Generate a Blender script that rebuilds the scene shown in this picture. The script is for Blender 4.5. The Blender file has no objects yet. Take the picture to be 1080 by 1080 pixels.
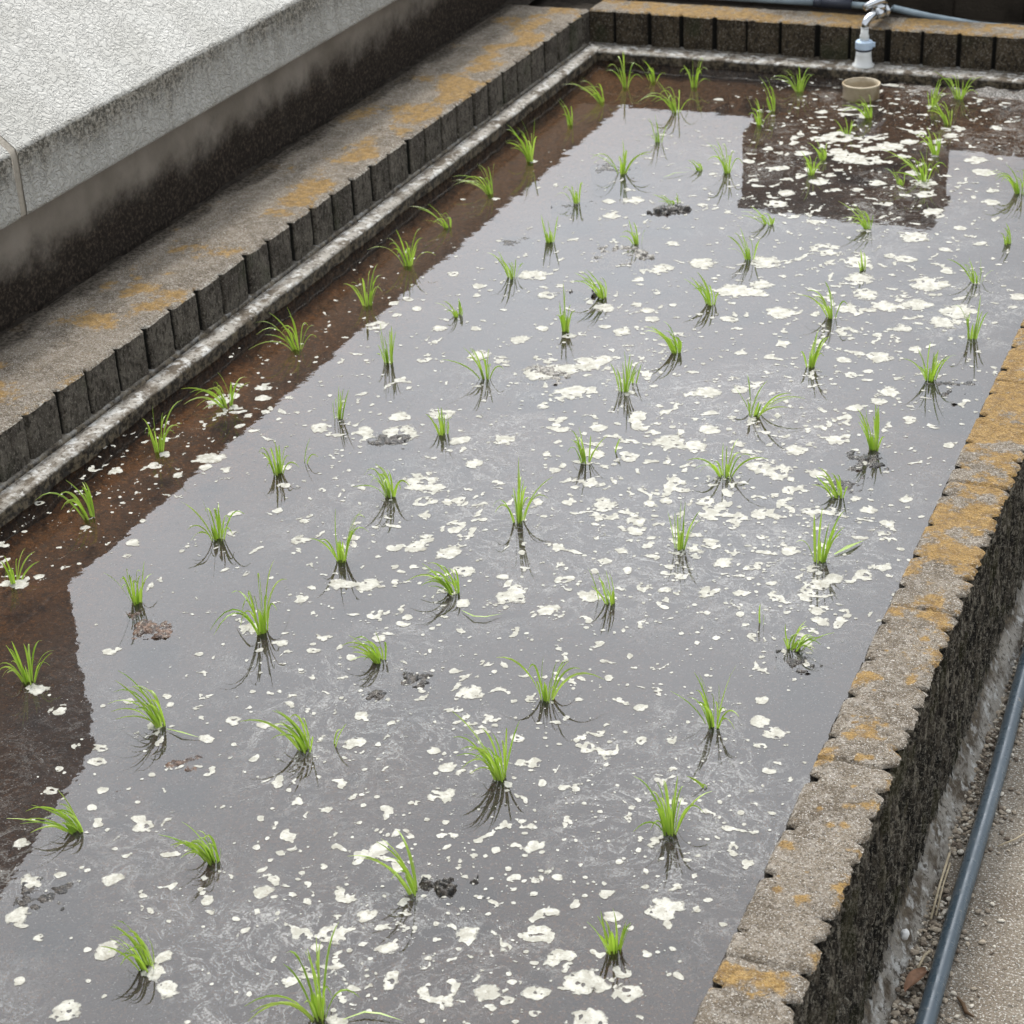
import bpy, math, random
import numpy as np

# A small concrete-block rice bed full of muddy water, seen over its right wall.
# World: x to the right across the bed, y away along it, z = 0 at the top of the block walls (metres).
R = math.radians
scene = bpy.context.scene
col = scene.collection
WATER = -0.125
GROUND = -0.35
W = 1.584            # inner width of the bed
NEAR = -4.75         # near end of the bed (behind the bottom edge of the picture)

TUFTS = [(0.222, -0.31, 0.108, -0.001, 8, 0.45, 0.5, 'small bright seedling wedged into the far left corner of the basin'),
(0.204, -0.452, 0.066, -0.058, 11, 0.35, 0.55, 'dense seedling leaning left, second from the far left corner along the left ledge'),
(0.196, -0.671, 0.077, -0.033, 7, 0.3, 0.6, 'compact seedling with one broad pale blade, third from far left corner along the ledge'),
(0.204, -0.973, 0.114, -0.025, 14, 0.5, 0.2, 'dense fan of upright blades, fourth from the far left corner along the left ledge'),
(0.204, -1.23, 0.079, -0.029, 12, 0.7, 0.45, 'wide seedling with arching outer blades, fifth from the far left corner along the left ledge'),
(0.197, -1.468, 0.06, -0.043, 8, 0.65, 0.7, 'thin sprawling seedling lying towards the left ledge between two bushier ones'),
(0.208, -1.714, 0.083, -0.02, 11, 0.55, 0.4, 'bushy seedling in brown water by the left ledge beside the two swirls of pale scum'),
(0.224, -1.948, 0.082, 0.01, 11, 0.5, 0.4, 'short bushy seedling near the grey reflection edge, eighth from the far left corner'),
(0.188, -2.203, 0.082, -0.047, 10, 0.6, 0.65, 'seedling bent flat towards the left ledge with one upright stub beside a scum flake'),
(0.405, -0.262, 0.091, -0.003, 10, 0.5, 0.5, 'yellowish seedling beside the far wall ledge at the left end of the far wall row'),
(0.428, -0.489, 0.088, -0.048, 9, 0.55, 0.6, 'drooping seedling just in front of the leftmost one at the far wall'),
(0.465, -0.745, 0.07, -0.009, 5, 0.3, 0.4, 'thin faint seedling standing where the dark far wall reflection ends at the left'),
(0.458, -0.999, 0.085, -0.001, 9, 0.6, 0.5, 'pale blurred seedling with a muddy clump at its foot near the far left corner'),
(0.425, -1.229, 0.066, -0.003, 6, 0.7, 0.55, 'sparse low seedling over a drowned mud clump near the left ledge'),
(0.459, -1.487, 0.061, -0.011, 7, 0.25, 0.2, 'small neat upright seedling alone in open grey water near the far left'),
(0.46, -1.714, 0.064, -0.022, 7, 0.45, 0.4, 'seedling leaning left with wispy tips, left of the clump with a mud mound'),
(0.432, -1.944, 0.036, -0.022, 6, 0.7, 0.5, 'tiny low seedling almost drowned among flakes of scum'),
(0.68, -1.956, 0.092, 0.003, 7, 0.4, 0.25, 'tall thin seedling just below and left of the dark mound of mud'),
(0.689, -1.763, 0.067, -0.037, 10, 0.35, 0.3, 'dark green seedling leaning left over a dark mound of mud'),
(0.655, -1.442, 0.057, -0.014, 6, 0.4, 0.35, 'small seedling beside a raised patch of mud and pale scum'),
(0.651, -1.164, 0.02, -0.031, 7, 0.8, 0.4, 'flat little seedling growing on a dark mud lump in the far middle'),
(0.929, -1.988, 0.066, -0.045, 10, 0.4, 0.35, 'seedling leaning left with a dark smudged reflection, in the middle of the far half'),
(0.697, -0.231, 0.074, -0.005, 12, 0.75, 0.5, 'fan shaped seedling at the far wall left of the tap'),
(0.674, -0.414, 0.096, -0.04, 7, 0.4, 0.4, 'tall leaning seedling at the far wall, just right of the muddy froth'),
(0.675, -0.541, 0.079, -0.031, 6, 0.5, 0.4, 'thin forked seedling in front of the leaning one left of the tap'),
(0.705, -0.923, 0.09, -0.024, 8, 0.55, 0.45, 'pale blurred seedling at the left edge of the dark brown reflection'),
(0.638, -0.927, 0.029, -0.028, 4, 0.4, 0.5, 'tiny seedling of a few blades left of the dark brown reflection'),
(0.934, -0.404, 0.066, -0.033, 9, 0.5, 0.5, 'small seedling directly in front of the beige drain pipe'),
(0.904, -0.881, 0.062, -0.025, 11, 0.6, 0.5, 'seedling half buried in thick scum inside the dark brown reflection'),
(0.91, -0.551, 0.048, -0.009, 5, 0.6, 0.5, 'wispy sprig in the dark brown reflection just below the drain pipe seedling'),
(1.122, -0.181, 0.073, -0.01, 11, 0.6, 0.45, 'seedling at the far wall furthest right, on the muddy bank'),
(1.141, -0.406, 0.078, -0.044, 9, 0.5, 0.4, 'seedling on the muddy bank in front of the furthest right one'),
(1.161, -0.653, 0.073, -0.021, 10, 0.45, 0.45, 'bright seedling in the cluster of three, middle of the file at the far right'),
(1.177, -0.854, 0.081, -0.018, 14, 0.8, 0.5, 'largest widest seedling of the cluster at the right edge of the dark brown reflection'),
(1.406, -0.879, 0.079, -0.037, 12, 0.5, 0.5, 'bright bushy seedling cut by the right edge of the picture in the far corner'),
(0.901, -1.237, 0.041, -0.038, 8, 0.5, 0.5, 'short seedling leaning left just below the dark brown reflection'),
(1.125, -1.204, 0.061, -0.043, 11, 0.5, 0.45, 'seedling below the middle of the dark brown reflection, with a forked dark mirror image'),
(0.922, -1.46, 0.073, -0.018, 9, 0.35, 0.25, 'upright seedling with spiky tips standing left of a wide band of scum'),
(1.172, -1.449, 0.048, -0.006, 4, 0.3, 0.4, 'tiny faint sprig directly below the forked mirror image'),
(1.44, -1.211, 0.047, -0.014, 6, 0.3, 0.35, 'small seedling with a yellow top near the far right edge'),
(1.418, -1.455, 0.06, -0.018, 9, 0.55, 0.4, 'seedling with blades spread flat on both sides near the right wall'),
(0.919, -1.731, 0.064, -0.032, 9, 0.4, 0.35, 'dense little seedling leaning left among scum right of centre'),
(1.177, -1.726, 0.077, -0.022, 8, 0.6, 0.35, 'sparse seedling with long thin blades left of a thick scum patch'),
(1.466, -1.748, 0.09, 0.007, 7, 0.5, 0.4, 'thin pale seedling beside the far end of the visible right wall top'),
(0.16, -2.693, 0.093, 0.001, 8, 0.5, 0.55, 'seedling with blades drooping to the left ledge, in red brown water'),
(0.184, -2.481, 0.068, -0.018, 14, 0.85, 0.65, 'wide flattened seedling with a pale scum patch around its foot by the left ledge'),
(0.18, -2.955, 0.08, -0.037, 10, 0.45, 0.5, 'bright seedling leaning hard left over red brown mud beside the left ledge'),
(0.183, -3.185, 0.057, -0.008, 7, 0.6, 0.75, 'seedling with an arching blade touching scum flakes at the left picture edge'),
(0.382, -3.433, 0.075, -0.011, 12, 0.5, 0.35, 'bushy seedling in the dark reflection at the left picture edge'),
(0.413, -2.702, 0.071, -0.005, 11, 0.45, 0.5, 'bright seedling with a small scum flake at each side, left of centre'),
(0.44, -2.651, 0.046, 0.015, 2, 0.3, 0.6, 'single thin broken sprig standing apart from the others'),
(0.434, -2.952, 0.079, -0.014, 10, 0.5, 0.5, 'seedling with pale inner blades and long dark mirror image near the grey reflection edge'),
(0.415, -3.177, 0.078, 0.015, 9, 0.5, 0.55, 'seedling with reddish brown debris at its foot'),
(0.651, -3.191, 0.112, 0.004, 10, 0.65, 0.75, 'tall seedling with long drooping blades and one thin vertical blade'),
(0.397, -2.207, 0.082, -0.007, 8, 0.2, 0.2, 'narrow upright seedling on the left of the far middle, no spread'),
(0.611, -2.215, 0.075, -0.024, 9, 0.6, 0.3, 'pale seedling whose dark mirror image fans out in many strokes'),
(0.415, -2.465, 0.067, 0.006, 7, 0.2, 0.15, 'narrow upright seedling with a long straight mirror image, left of centre'),
(0.633, -2.467, 0.058, -0.002, 9, 0.35, 0.2, 'short seedling with a pale scum flake behind its tips'),
(0.644, -2.718, 0.073, -0.025, 13, 0.6, 0.55, 'full seedling leaning left beside an elongated scum patch'),
(0.666, -2.949, 0.099, 0.003, 9, 0.35, 0.45, 'tall slim seedling right of the one with long dark mirror image'),
(0.894, -2.733, 0.099, 0.005, 12, 0.5, 0.3, 'large spiky seedling in the very middle of the basin'),
(0.888, -2.192, 0.082, -0.002, 9, 0.25, 0.2, 'bright narrow upright seedling with a straight dark mirror image right of centre'),
(0.894, -2.149, 0.04, 0.013, 3, 0.3, 0.3, 'few faint thin blades just right of a bright narrow seedling'),
(0.924, -2.49, 0.074, -0.01, 10, 0.5, 0.4, 'seedling standing between small scum flakes right of centre'),
(0.96, -2.439, 0.029, 0.011, 2, 0.4, 0.4, 'lone slanting blade right of the seedling between small scum flakes'),
(0.887, -2.984, 0.061, -0.044, 15, 0.5, 0.55, 'dense seedling swept left with scum behind it and a floating blade in front'),
(1.136, -2.934, 0.059, -0.008, 7, 0.25, 0.15, 'short stubby seedling with blunt bright blades beside a round scum flake'),
(1.114, -2.932, 0.057, -0.017, 1, 0.1, 0.1, 'single thin blade standing just left of a stubby seedling'),
(1.183, -2.737, 0.087, 0.002, 9, 0.3, 0.15, 'straight upright seedling in the pale swirling film right of centre'),
(0.86, -3.206, 0.051, -0.042, 13, 0.45, 0.6, 'dense seedling combed to the left, left of centre in the near half'),
(1.139, -3.221, 0.079, 0.003, 9, 0.7, 0.65, 'seedling with two symmetrical arching blades in the near middle'),
(1.197, -1.976, 0.074, 0.009, 9, 0.4, 0.3, 'two stemmed seedling above a long forked mirror image at the right'),
(1.43, -1.967, 0.077, 0.001, 11, 0.5, 0.25, 'strong dark green seedling with mud at its foot near the right wall'),
(1.155, -2.216, 0.07, 0.029, 8, 0.7, 0.35, 'open seedling of two leaning groups of blades with scum behind'),
(1.398, -2.285, 0.083, -0.011, 11, 0.25, 0.2, 'bright upright seedling above a dark smudge of mud near the right wall'),
(1.177, -2.465, 0.063, -0.001, 10, 0.75, 0.65, 'seedling with blades flopped onto a dense scum patch at the right'),
(1.382, -2.48, 0.048, -0.033, 8, 0.45, 0.45, 'low seedling leaning left in broken scum near the right wall'),
(1.41, -2.704, 0.097, 0.004, 10, 0.3, 0.25, 'seedling with one broad pale blade and a leaf floating to its right'),
(1.439, -2.971, 0.04, 0.033, 13, 0.55, 0.5, 'low seedling leaning right on a dark mud patch by the right wall'),
(1.375, -2.919, 0.034, -0.001, 2, 0.5, 0.6, 'tiny two bladed sprig left of a low seedling on mud'),
(0.635, -3.465, 0.081, -0.052, 14, 0.4, 0.45, 'dense seedling leaning left with scum at its foot and a broken stem beside it'),
(0.863, -3.45, 0.071, -0.042, 13, 0.4, 0.5, 'dense seedling leaning left with flat dark blades on the water'),
(0.896, -3.429, 0.041, 0.02, 2, 0.5, 0.9, 'thin arching sprig with a scum flake at its right'),
(0.659, -3.719, 0.049, -0.058, 11, 0.65, 0.55, 'seedling with long blades spread to the left above bubbles'),
(0.866, -3.714, 0.062, -0.034, 15, 0.5, 0.75, 'bushy seedling with blades curling over to the left and one curling right'),
(0.895, -3.924, 0.068, -0.036, 13, 0.35, 0.55, 'seedling leaning left with three joined scum flakes at its right'),
(1.133, -3.93, 0.096, -0.013, 14, 0.65, 0.5, 'large bright seedling at the bottom edge of the picture'),
(1.15, -3.421, 0.094, -0.035, 15, 0.35, 0.3, 'tall dense seedling leaning left in the near middle with one long side blade'),
(1.143, -3.684, 0.082, -0.045, 7, 0.55, 0.35, 'sparse seedling leaning left beside a dark ridge of mud'),
(1.418, -3.702, 0.066, -0.004, 10, 0.3, 0.15, 'short upright seedling above two large scum flakes at the bottom'),
(1.408, -3.46, 0.088, -0.008, 17, 0.5, 0.35, 'thickest seedling, upright and bright, in the near right part'),
(1.387, -3.204, 0.082, -0.015, 11, 0.45, 0.3, 'pale seedling with a smaller shoot at its right, near the right wall'),
(1.422, -3.349, 0.02, -0.026, 2, 0.5, 0.5, 'thin pair of blades lying out to the right of the thickest seedling'),
(0.276, -0.24, 0.065, -0.031, 7, 0.5, 0.6, 'seedling between the far left corner one and the far wall row, with long arching blades'),
(0.903, -0.763, 0.054, -0.025, 7, 0.5, 0.5, 'small ragged seedling just right of the half buried one in the dark brown reflection'),
(1.129, -0.896, 0.045, -0.016, 5, 0.6, 0.5, 'few thin blades left of the largest widest seedling at the far right'),
(1.069, -0.265, 0.072, 0.013, 8, 0.5, 0.4, 'narrow seedling beside the far wall between the drain pipe and the muddy bank'),]
SCUM = [
(0.196, -3.19, 0.0156),(0.173, -3.198, 0.0115),(0.212, -3.155, 0.0115),(0.124, -2.791, 0.0138),(0.185, -2.745, 0.0138),(0.178, -2.699, 0.0128),
(0.246, -2.767, 0.0114),(0.263, -2.689, 0.029),(0.277, -2.724, 0.0115),(0.162, -2.467, 0.0276),(0.175, -2.441, 0.0154),(0.202, -2.482, 0.0122),
(0.208, -2.385, 0.0161),(0.232, -2.43, 0.0135),(0.244, -2.508, 0.0109),(0.252, -2.552, 0.009),(0.4, -2.515, 0.019),(0.415, -2.864, 0.011),
(0.445, -2.928, 0.0086),(0.3, -3.009, 0.0129),(0.316, -3.049, 0.0074),(0.396, -3.008, 0.0064),(0.272, -2.933, 0.0077),(0.455, -3.32, 0.0117),
(0.462, -3.305, 0.0069),(0.586, -3.278, 0.0068),(0.483, -2.831, 0.0099),(0.447, -2.74, 0.0101),(0.419, -2.676, 0.0114),(0.521, -2.737, 0.0084),
(0.547, -2.846, 0.0098),(0.569, -2.91, 0.016),(0.693, -3.208, 0.0117),(0.67, -3.241, 0.0068),(0.626, -3.188, 0.0173),(0.751, -3.214, 0.0097),
(0.697, -3.022, 0.0143),(0.76, -3.267, 0.0057),(0.193, -2.989, 0.0098),(0.062, -2.935, 0.0101),(0.584, -3.038, 0.0062),(0.402, -3.446, 0.0181),
(0.468, -3.482, 0.014),(0.57, -3.657, 0.0106),(0.581, -3.546, 0.0113),(0.594, -3.572, 0.0126),(0.554, -3.61, 0.0071),(0.647, -3.669, 0.0078),
(0.639, -3.629, 0.007),(0.68, -3.7, 0.0068),(0.724, -3.667, 0.0094),(0.739, -3.683, 0.0141),(0.599, -3.77, 0.0136),(0.659, -3.833, 0.0132),
(0.685, -3.896, 0.0153),(0.702, -3.907, 0.006),(0.757, -3.789, 0.0124),(0.816, -3.812, 0.0065),(0.9, -3.787, 0.0113),(0.841, -3.776, 0.0049),
(0.626, -3.47, 0.0129),(0.715, -3.473, 0.0109),(0.729, -3.421, 0.012),(0.778, -3.417, 0.0101),(0.805, -3.491, 0.0071),(0.717, -3.343, 0.0066),
(0.784, -3.353, 0.0084),(0.648, -3.377, 0.0047),(0.863, -3.534, 0.0088),(0.861, -3.524, 0.007),(0.909, -3.564, 0.0078),(0.882, -3.613, 0.006),
(0.903, -3.673, 0.005),(0.934, -3.709, 0.0066),(0.959, -3.746, 0.0138),(0.972, -3.822, 0.0071),(0.949, -3.809, 0.006),(1.003, -3.717, 0.0065),
(1.02, -3.746, 0.008),(1.077, -3.794, 0.0165),(1.073, -3.824, 0.0086),(0.902, -3.9, 0.0125),(0.906, -3.929, 0.0147),(0.939, -3.946, 0.0153),
(0.827, -3.914, 0.0157),(0.806, -3.925, 0.0055),(0.734, -3.927, 0.0079),(0.758, -3.997, 0.0077),(0.835, -3.969, 0.0046),(0.843, -4.024, 0.0181),
(0.984, -3.688, 0.0049),(1.073, -3.887, 0.0107),(1.077, -3.862, 0.0061),(1.155, -3.927, 0.013),(0.687, -3.806, 0.0075),(0.693, -3.907, 0.0056),
(0.618, -3.416, 0.0075),(0.601, -3.398, 0.0066),(0.553, -3.43, 0.0084),(0.686, -3.576, 0.0062),(0.988, -3.991, 0.0052),(0.87, -3.989, 0.0046),
(1.137, -3.326, 0.0108),(1.035, -3.394, 0.0098),(0.923, -3.414, 0.0144),(0.901, -3.349, 0.011),(1.18, -3.371, 0.0106),(1.072, -3.421, 0.0123),
(1.091, -3.486, 0.0181),(1.028, -3.536, 0.0086),(1.023, -3.239, 0.0196),(1.276, -3.196, 0.01),(1.306, -3.273, 0.0076),(1.235, -3.313, 0.0115),
(1.239, -3.415, 0.0078),(1.194, -3.514, 0.0067),(1.141, -3.56, 0.0084),(1.087, -3.603, 0.0075),(1.059, -3.621, 0.015),(1.174, -3.558, 0.005),
(1.25, -3.545, 0.0141),(1.204, -3.57, 0.0074),(1.303, -3.591, 0.0073),(1.25, -3.616, 0.0089),(1.256, -3.64, 0.0048),(1.294, -3.623, 0.004),
(1.371, -3.605, 0.0112),(1.239, -3.738, 0.0172),(1.286, -3.74, 0.0077),(1.301, -3.823, 0.0165),(1.313, -3.846, 0.0082),(1.355, -3.803, 0.015),
(1.335, -3.754, 0.0057),(1.331, -3.828, 0.0082),(1.323, -3.664, 0.0095),(1.332, -3.703, 0.0086),(1.353, -3.72, 0.0054),(1.401, -3.763, 0.0227),
(1.424, -3.766, 0.015),(1.459, -3.768, 0.0164),(1.439, -3.73, 0.0106),(1.395, -3.642, 0.0118),(1.415, -3.573, 0.006),(1.405, -3.547, 0.0049),
(1.365, -3.536, 0.0074),(1.448, -3.61, 0.0217),(1.462, -3.596, 0.0119),(1.463, -3.637, 0.0086),(1.483, -3.676, 0.0061),(1.46, -3.697, 0.0054),
(1.184, -3.841, 0.0129),(1.185, -3.856, 0.0076),(1.228, -3.849, 0.0098),(1.254, -3.819, 0.0068),(1.267, -3.854, 0.0082),(1.152, -3.792, 0.0136),
(1.103, -3.744, 0.0139),(1.209, -3.794, 0.0062),(1.367, -3.836, 0.0082),(1.434, -3.824, 0.0221),(1.507, -3.717, 0.0053),(1.394, -3.713, 0.0069),
(1.231, -3.51, 0.0059),(1.118, -3.536, 0.0059),(1.079, -3.568, 0.0059),(0.594, -2.389, 0.0251),(0.525, -2.425, 0.0203),(0.674, -2.482, 0.0186),
(0.752, -2.45, 0.0232),(0.557, -2.486, 0.0353),(0.486, -2.501, 0.0206),(0.737, -2.562, 0.017),(0.678, -2.658, 0.0335),(0.71, -2.667, 0.0167),
(0.747, -2.708, 0.011),(0.767, -2.694, 0.0132),(0.73, -2.764, 0.0119),(0.801, -2.797, 0.0128),(0.769, -2.835, 0.0159),(0.736, -2.883, 0.0137),
(0.767, -2.869, 0.02),(0.825, -2.87, 0.0199),(0.872, -2.918, 0.0175),(0.871, -2.984, 0.0122),(0.91, -3.01, 0.013),(0.794, -3.092, 0.0109),
(0.849, -3.098, 0.0099),(0.845, -3.073, 0.007),(0.743, -3.006, 0.023),(0.714, -3.021, 0.0128),(0.633, -2.825, 0.0097),(0.65, -2.87, 0.0117),
(0.977, -2.969, 0.0231),(0.975, -2.944, 0.0152),(0.941, -2.916, 0.0112),(1.051, -2.985, 0.0188),(1.041, -2.89, 0.0132),(1.098, -2.926, 0.021),
(1.081, -2.815, 0.0134),(1.123, -2.834, 0.0102),(0.896, -2.356, 0.0164),(0.84, -2.381, 0.0129),(0.819, -2.343, 0.0142),(0.881, -2.541, 0.0157),
(0.85, -2.486, 0.0125),(0.768, -2.302, 0.0108),(0.927, -2.455, 0.0205),(0.607, -2.127, 0.0176),(0.555, -2.119, 0.0254),(0.458, -2.173, 0.0139),
(0.453, -2.273, 0.0124),(0.704, -2.159, 0.036),(0.752, -2.129, 0.0248),(0.778, -2.089, 0.0312),(0.802, -2.066, 0.0188),(0.795, -2.222, 0.0303),
(0.827, -2.205, 0.0134),(0.952, -2.286, 0.0141),(0.904, -2.195, 0.0121),(1.082, -2.671, 0.0181),(1.093, -2.702, 0.0148),(1.05, -2.646, 0.0108),
(1.087, -2.604, 0.0119),(1.129, -2.741, 0.0094),(1.095, -2.772, 0.0114),(1.043, -2.37, 0.0287),(1.109, -2.585, 0.0109),(0.995, -2.45, 0.017),
(1.01, -2.63, 0.0217),(0.962, -2.565, 0.0166),(0.951, -2.643, 0.0109),(0.939, -2.829, 0.0073),(0.965, -2.88, 0.0082),(1.212, -3.069, 0.0067),
(1.208, -3.14, 0.0084),(1.037, -3.181, 0.0066),(0.832, -3.148, 0.0107),(0.818, -3.214, 0.0087),(1.201, -2.873, 0.012),(1.183, -2.821, 0.0092),
(1.043, -2.144, 0.0241),(1.074, -2.233, 0.0141),(1.092, -2.298, 0.0174),(1.098, -2.119, 0.0181),(1.051, -1.952, 0.0125),(1.088, -2.37, 0.0228),
(1.173, -2.564, 0.0162),(1.278, -2.577, 0.0203),(1.264, -2.857, 0.016),(1.227, -2.698, 0.0125),(1.314, -2.842, 0.011),(1.355, -2.798, 0.009),
(1.335, -2.902, 0.0078),(1.315, -1.89, 0.0235),(1.311, -1.962, 0.011),(1.283, -1.989, 0.0146),(1.249, -1.926, 0.016),(1.371, -1.833, 0.0155),
(1.369, -2.041, 0.0226),(1.432, -2.147, 0.0162),(1.47, -2.161, 0.0069),(1.325, -2.13, 0.0153),(1.324, -2.267, 0.0194),(1.329, -2.408, 0.0166),
(1.364, -2.434, 0.0153),(1.408, -2.477, 0.0108),(1.352, -2.547, 0.0149),(1.259, -2.425, 0.0277),(1.223, -2.417, 0.0223),(1.268, -2.331, 0.0198),
(1.488, -2.583, 0.0115),(1.482, -2.545, 0.0105),(1.523, -2.623, 0.0072),(1.488, -2.725, 0.0171),(1.513, -2.69, 0.0121),(1.445, -2.749, 0.0181),
(1.426, -2.772, 0.02),(1.415, -2.801, 0.0119),(1.404, -2.731, 0.0112),(1.448, -2.856, 0.0147),(1.46, -2.881, 0.0136),(1.487, -2.842, 0.0088),
(1.487, -2.872, 0.0107),(1.359, -2.681, 0.0155),(1.264, -2.757, 0.0154),(1.444, -2.511, 0.016),(1.493, -2.453, 0.0118),(1.519, -2.23, 0.0101),
(1.531, -2.506, 0.0063),(1.488, -2.886, 0.0097),(1.298, -2.655, 0.0084),(1.234, -2.615, 0.0096),(1.359, -2.088, 0.0142),(1.432, -3.121, 0.011),
(1.449, -3.174, 0.0135),(1.474, -3.194, 0.016),(1.465, -3.228, 0.0088),(1.491, -3.283, 0.0104),(1.481, -3.334, 0.0068),(1.501, -3.216, 0.0044),
(1.482, -3.386, 0.005),(1.467, -3.413, 0.0042),(1.499, -3.469, 0.0065),(1.524, -3.485, 0.0073),(1.468, -3.448, 0.0033),(1.466, -3.532, 0.0056),
(1.528, -3.61, 0.0047),(1.496, -3.574, 0.0048),(0.506, -0.354, 0.0172),(0.802, -0.391, 0.0167),(0.895, -0.587, 0.0443),(0.852, -0.612, 0.0242),
(0.992, -0.565, 0.0241),(1.039, -0.626, 0.0396),(1.0, -0.649, 0.0198),(0.958, -0.738, 0.0431),(1.016, -0.747, 0.0312),(0.923, -0.696, 0.0277),
(0.843, -0.731, 0.0237),(0.822, -0.858, 0.0217),(0.884, -0.894, 0.0184),(0.884, -1.024, 0.0226),(0.884, -1.104, 0.0297),(0.936, -0.927, 0.0228),
(1.036, -0.957, 0.0165),(0.991, -0.977, 0.0135),(1.13, -1.033, 0.0133),(1.072, -0.9, 0.0227),(1.082, -0.495, 0.0194),(1.076, -0.577, 0.0207),
(1.2, -0.945, 0.0223),(1.239, -1.057, 0.0254),(1.184, -0.869, 0.0302),(1.168, -0.499, 0.0192),(1.265, -0.669, 0.0271),(1.301, -0.753, 0.0305),
(1.266, -0.405, 0.0178),(1.18, -0.442, 0.0162),(1.14, -0.81, 0.0191),(1.065, -1.36, 0.0385),(1.233, -1.228, 0.0353),(1.246, -1.365, 0.0206),
(1.326, -1.493, 0.04),(1.18, -1.509, 0.0337),(1.15, -1.414, 0.0344),(1.212, -1.583, 0.0331),(1.265, -1.638, 0.0294),(1.325, -1.611, 0.0326),
(1.412, -1.62, 0.0388),(1.399, -1.684, 0.0319),(1.193, -1.669, 0.0229),(1.322, -1.741, 0.0216),(0.83, -1.519, 0.0347),(0.959, -1.47, 0.0346),
(0.989, -1.595, 0.027),(0.941, -1.646, 0.0402),(0.988, -1.641, 0.0234),(1.069, -1.733, 0.0326),(0.977, -1.796, 0.0195),(1.223, -1.788, 0.0254),
(1.381, -1.226, 0.0139),(1.358, -0.956, 0.022),(1.514, -1.509, 0.0164),(1.349, -1.412, 0.0135),(1.319, -1.284, 0.0167),(0.787, -0.958, 0.0138),
(0.732, -0.826, 0.0173),(0.749, -0.719, 0.0144),(1.21, -1.357, 0.0138),(1.322, -1.14, 0.0171),(1.344, -0.881, 0.0149),(0.498, -1.196, 0.0181),
(0.551, -1.177, 0.0271),(0.539, -1.288, 0.0192),(0.328, -1.733, 0.0167),(0.409, -1.779, 0.0151),(0.423, -1.831, 0.0095),(0.292, -1.894, 0.0135),
(0.272, -1.922, 0.0122),(0.334, -1.936, 0.0134),(0.307, -1.98, 0.0107),(0.292, -2.041, 0.025),(0.423, -2.018, 0.0164),(0.495, -1.996, 0.0131),
(0.493, -1.687, 0.0277),(0.535, -1.642, 0.0097),(0.523, -1.697, 0.0096),(0.57, -1.786, 0.0202),(0.576, -1.729, 0.0109),(0.71, -1.816, 0.0232),
(0.771, -1.78, 0.0133),(0.73, -1.418, 0.0178),(0.628, -1.951, 0.0163),(0.601, -2.022, 0.0225),(0.728, -1.645, 0.015),(0.802, -1.797, 0.0165),
(0.759, -1.569, 0.0276),(0.828, -1.842, 0.0144),(0.745, -1.91, 0.0117),(0.79, -1.922, 0.0193),(0.229, -1.258, 0.0107),(0.152, -1.28, 0.0076),
(0.208, -0.972, 0.012),(0.844, -1.758, 0.0079),]
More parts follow.
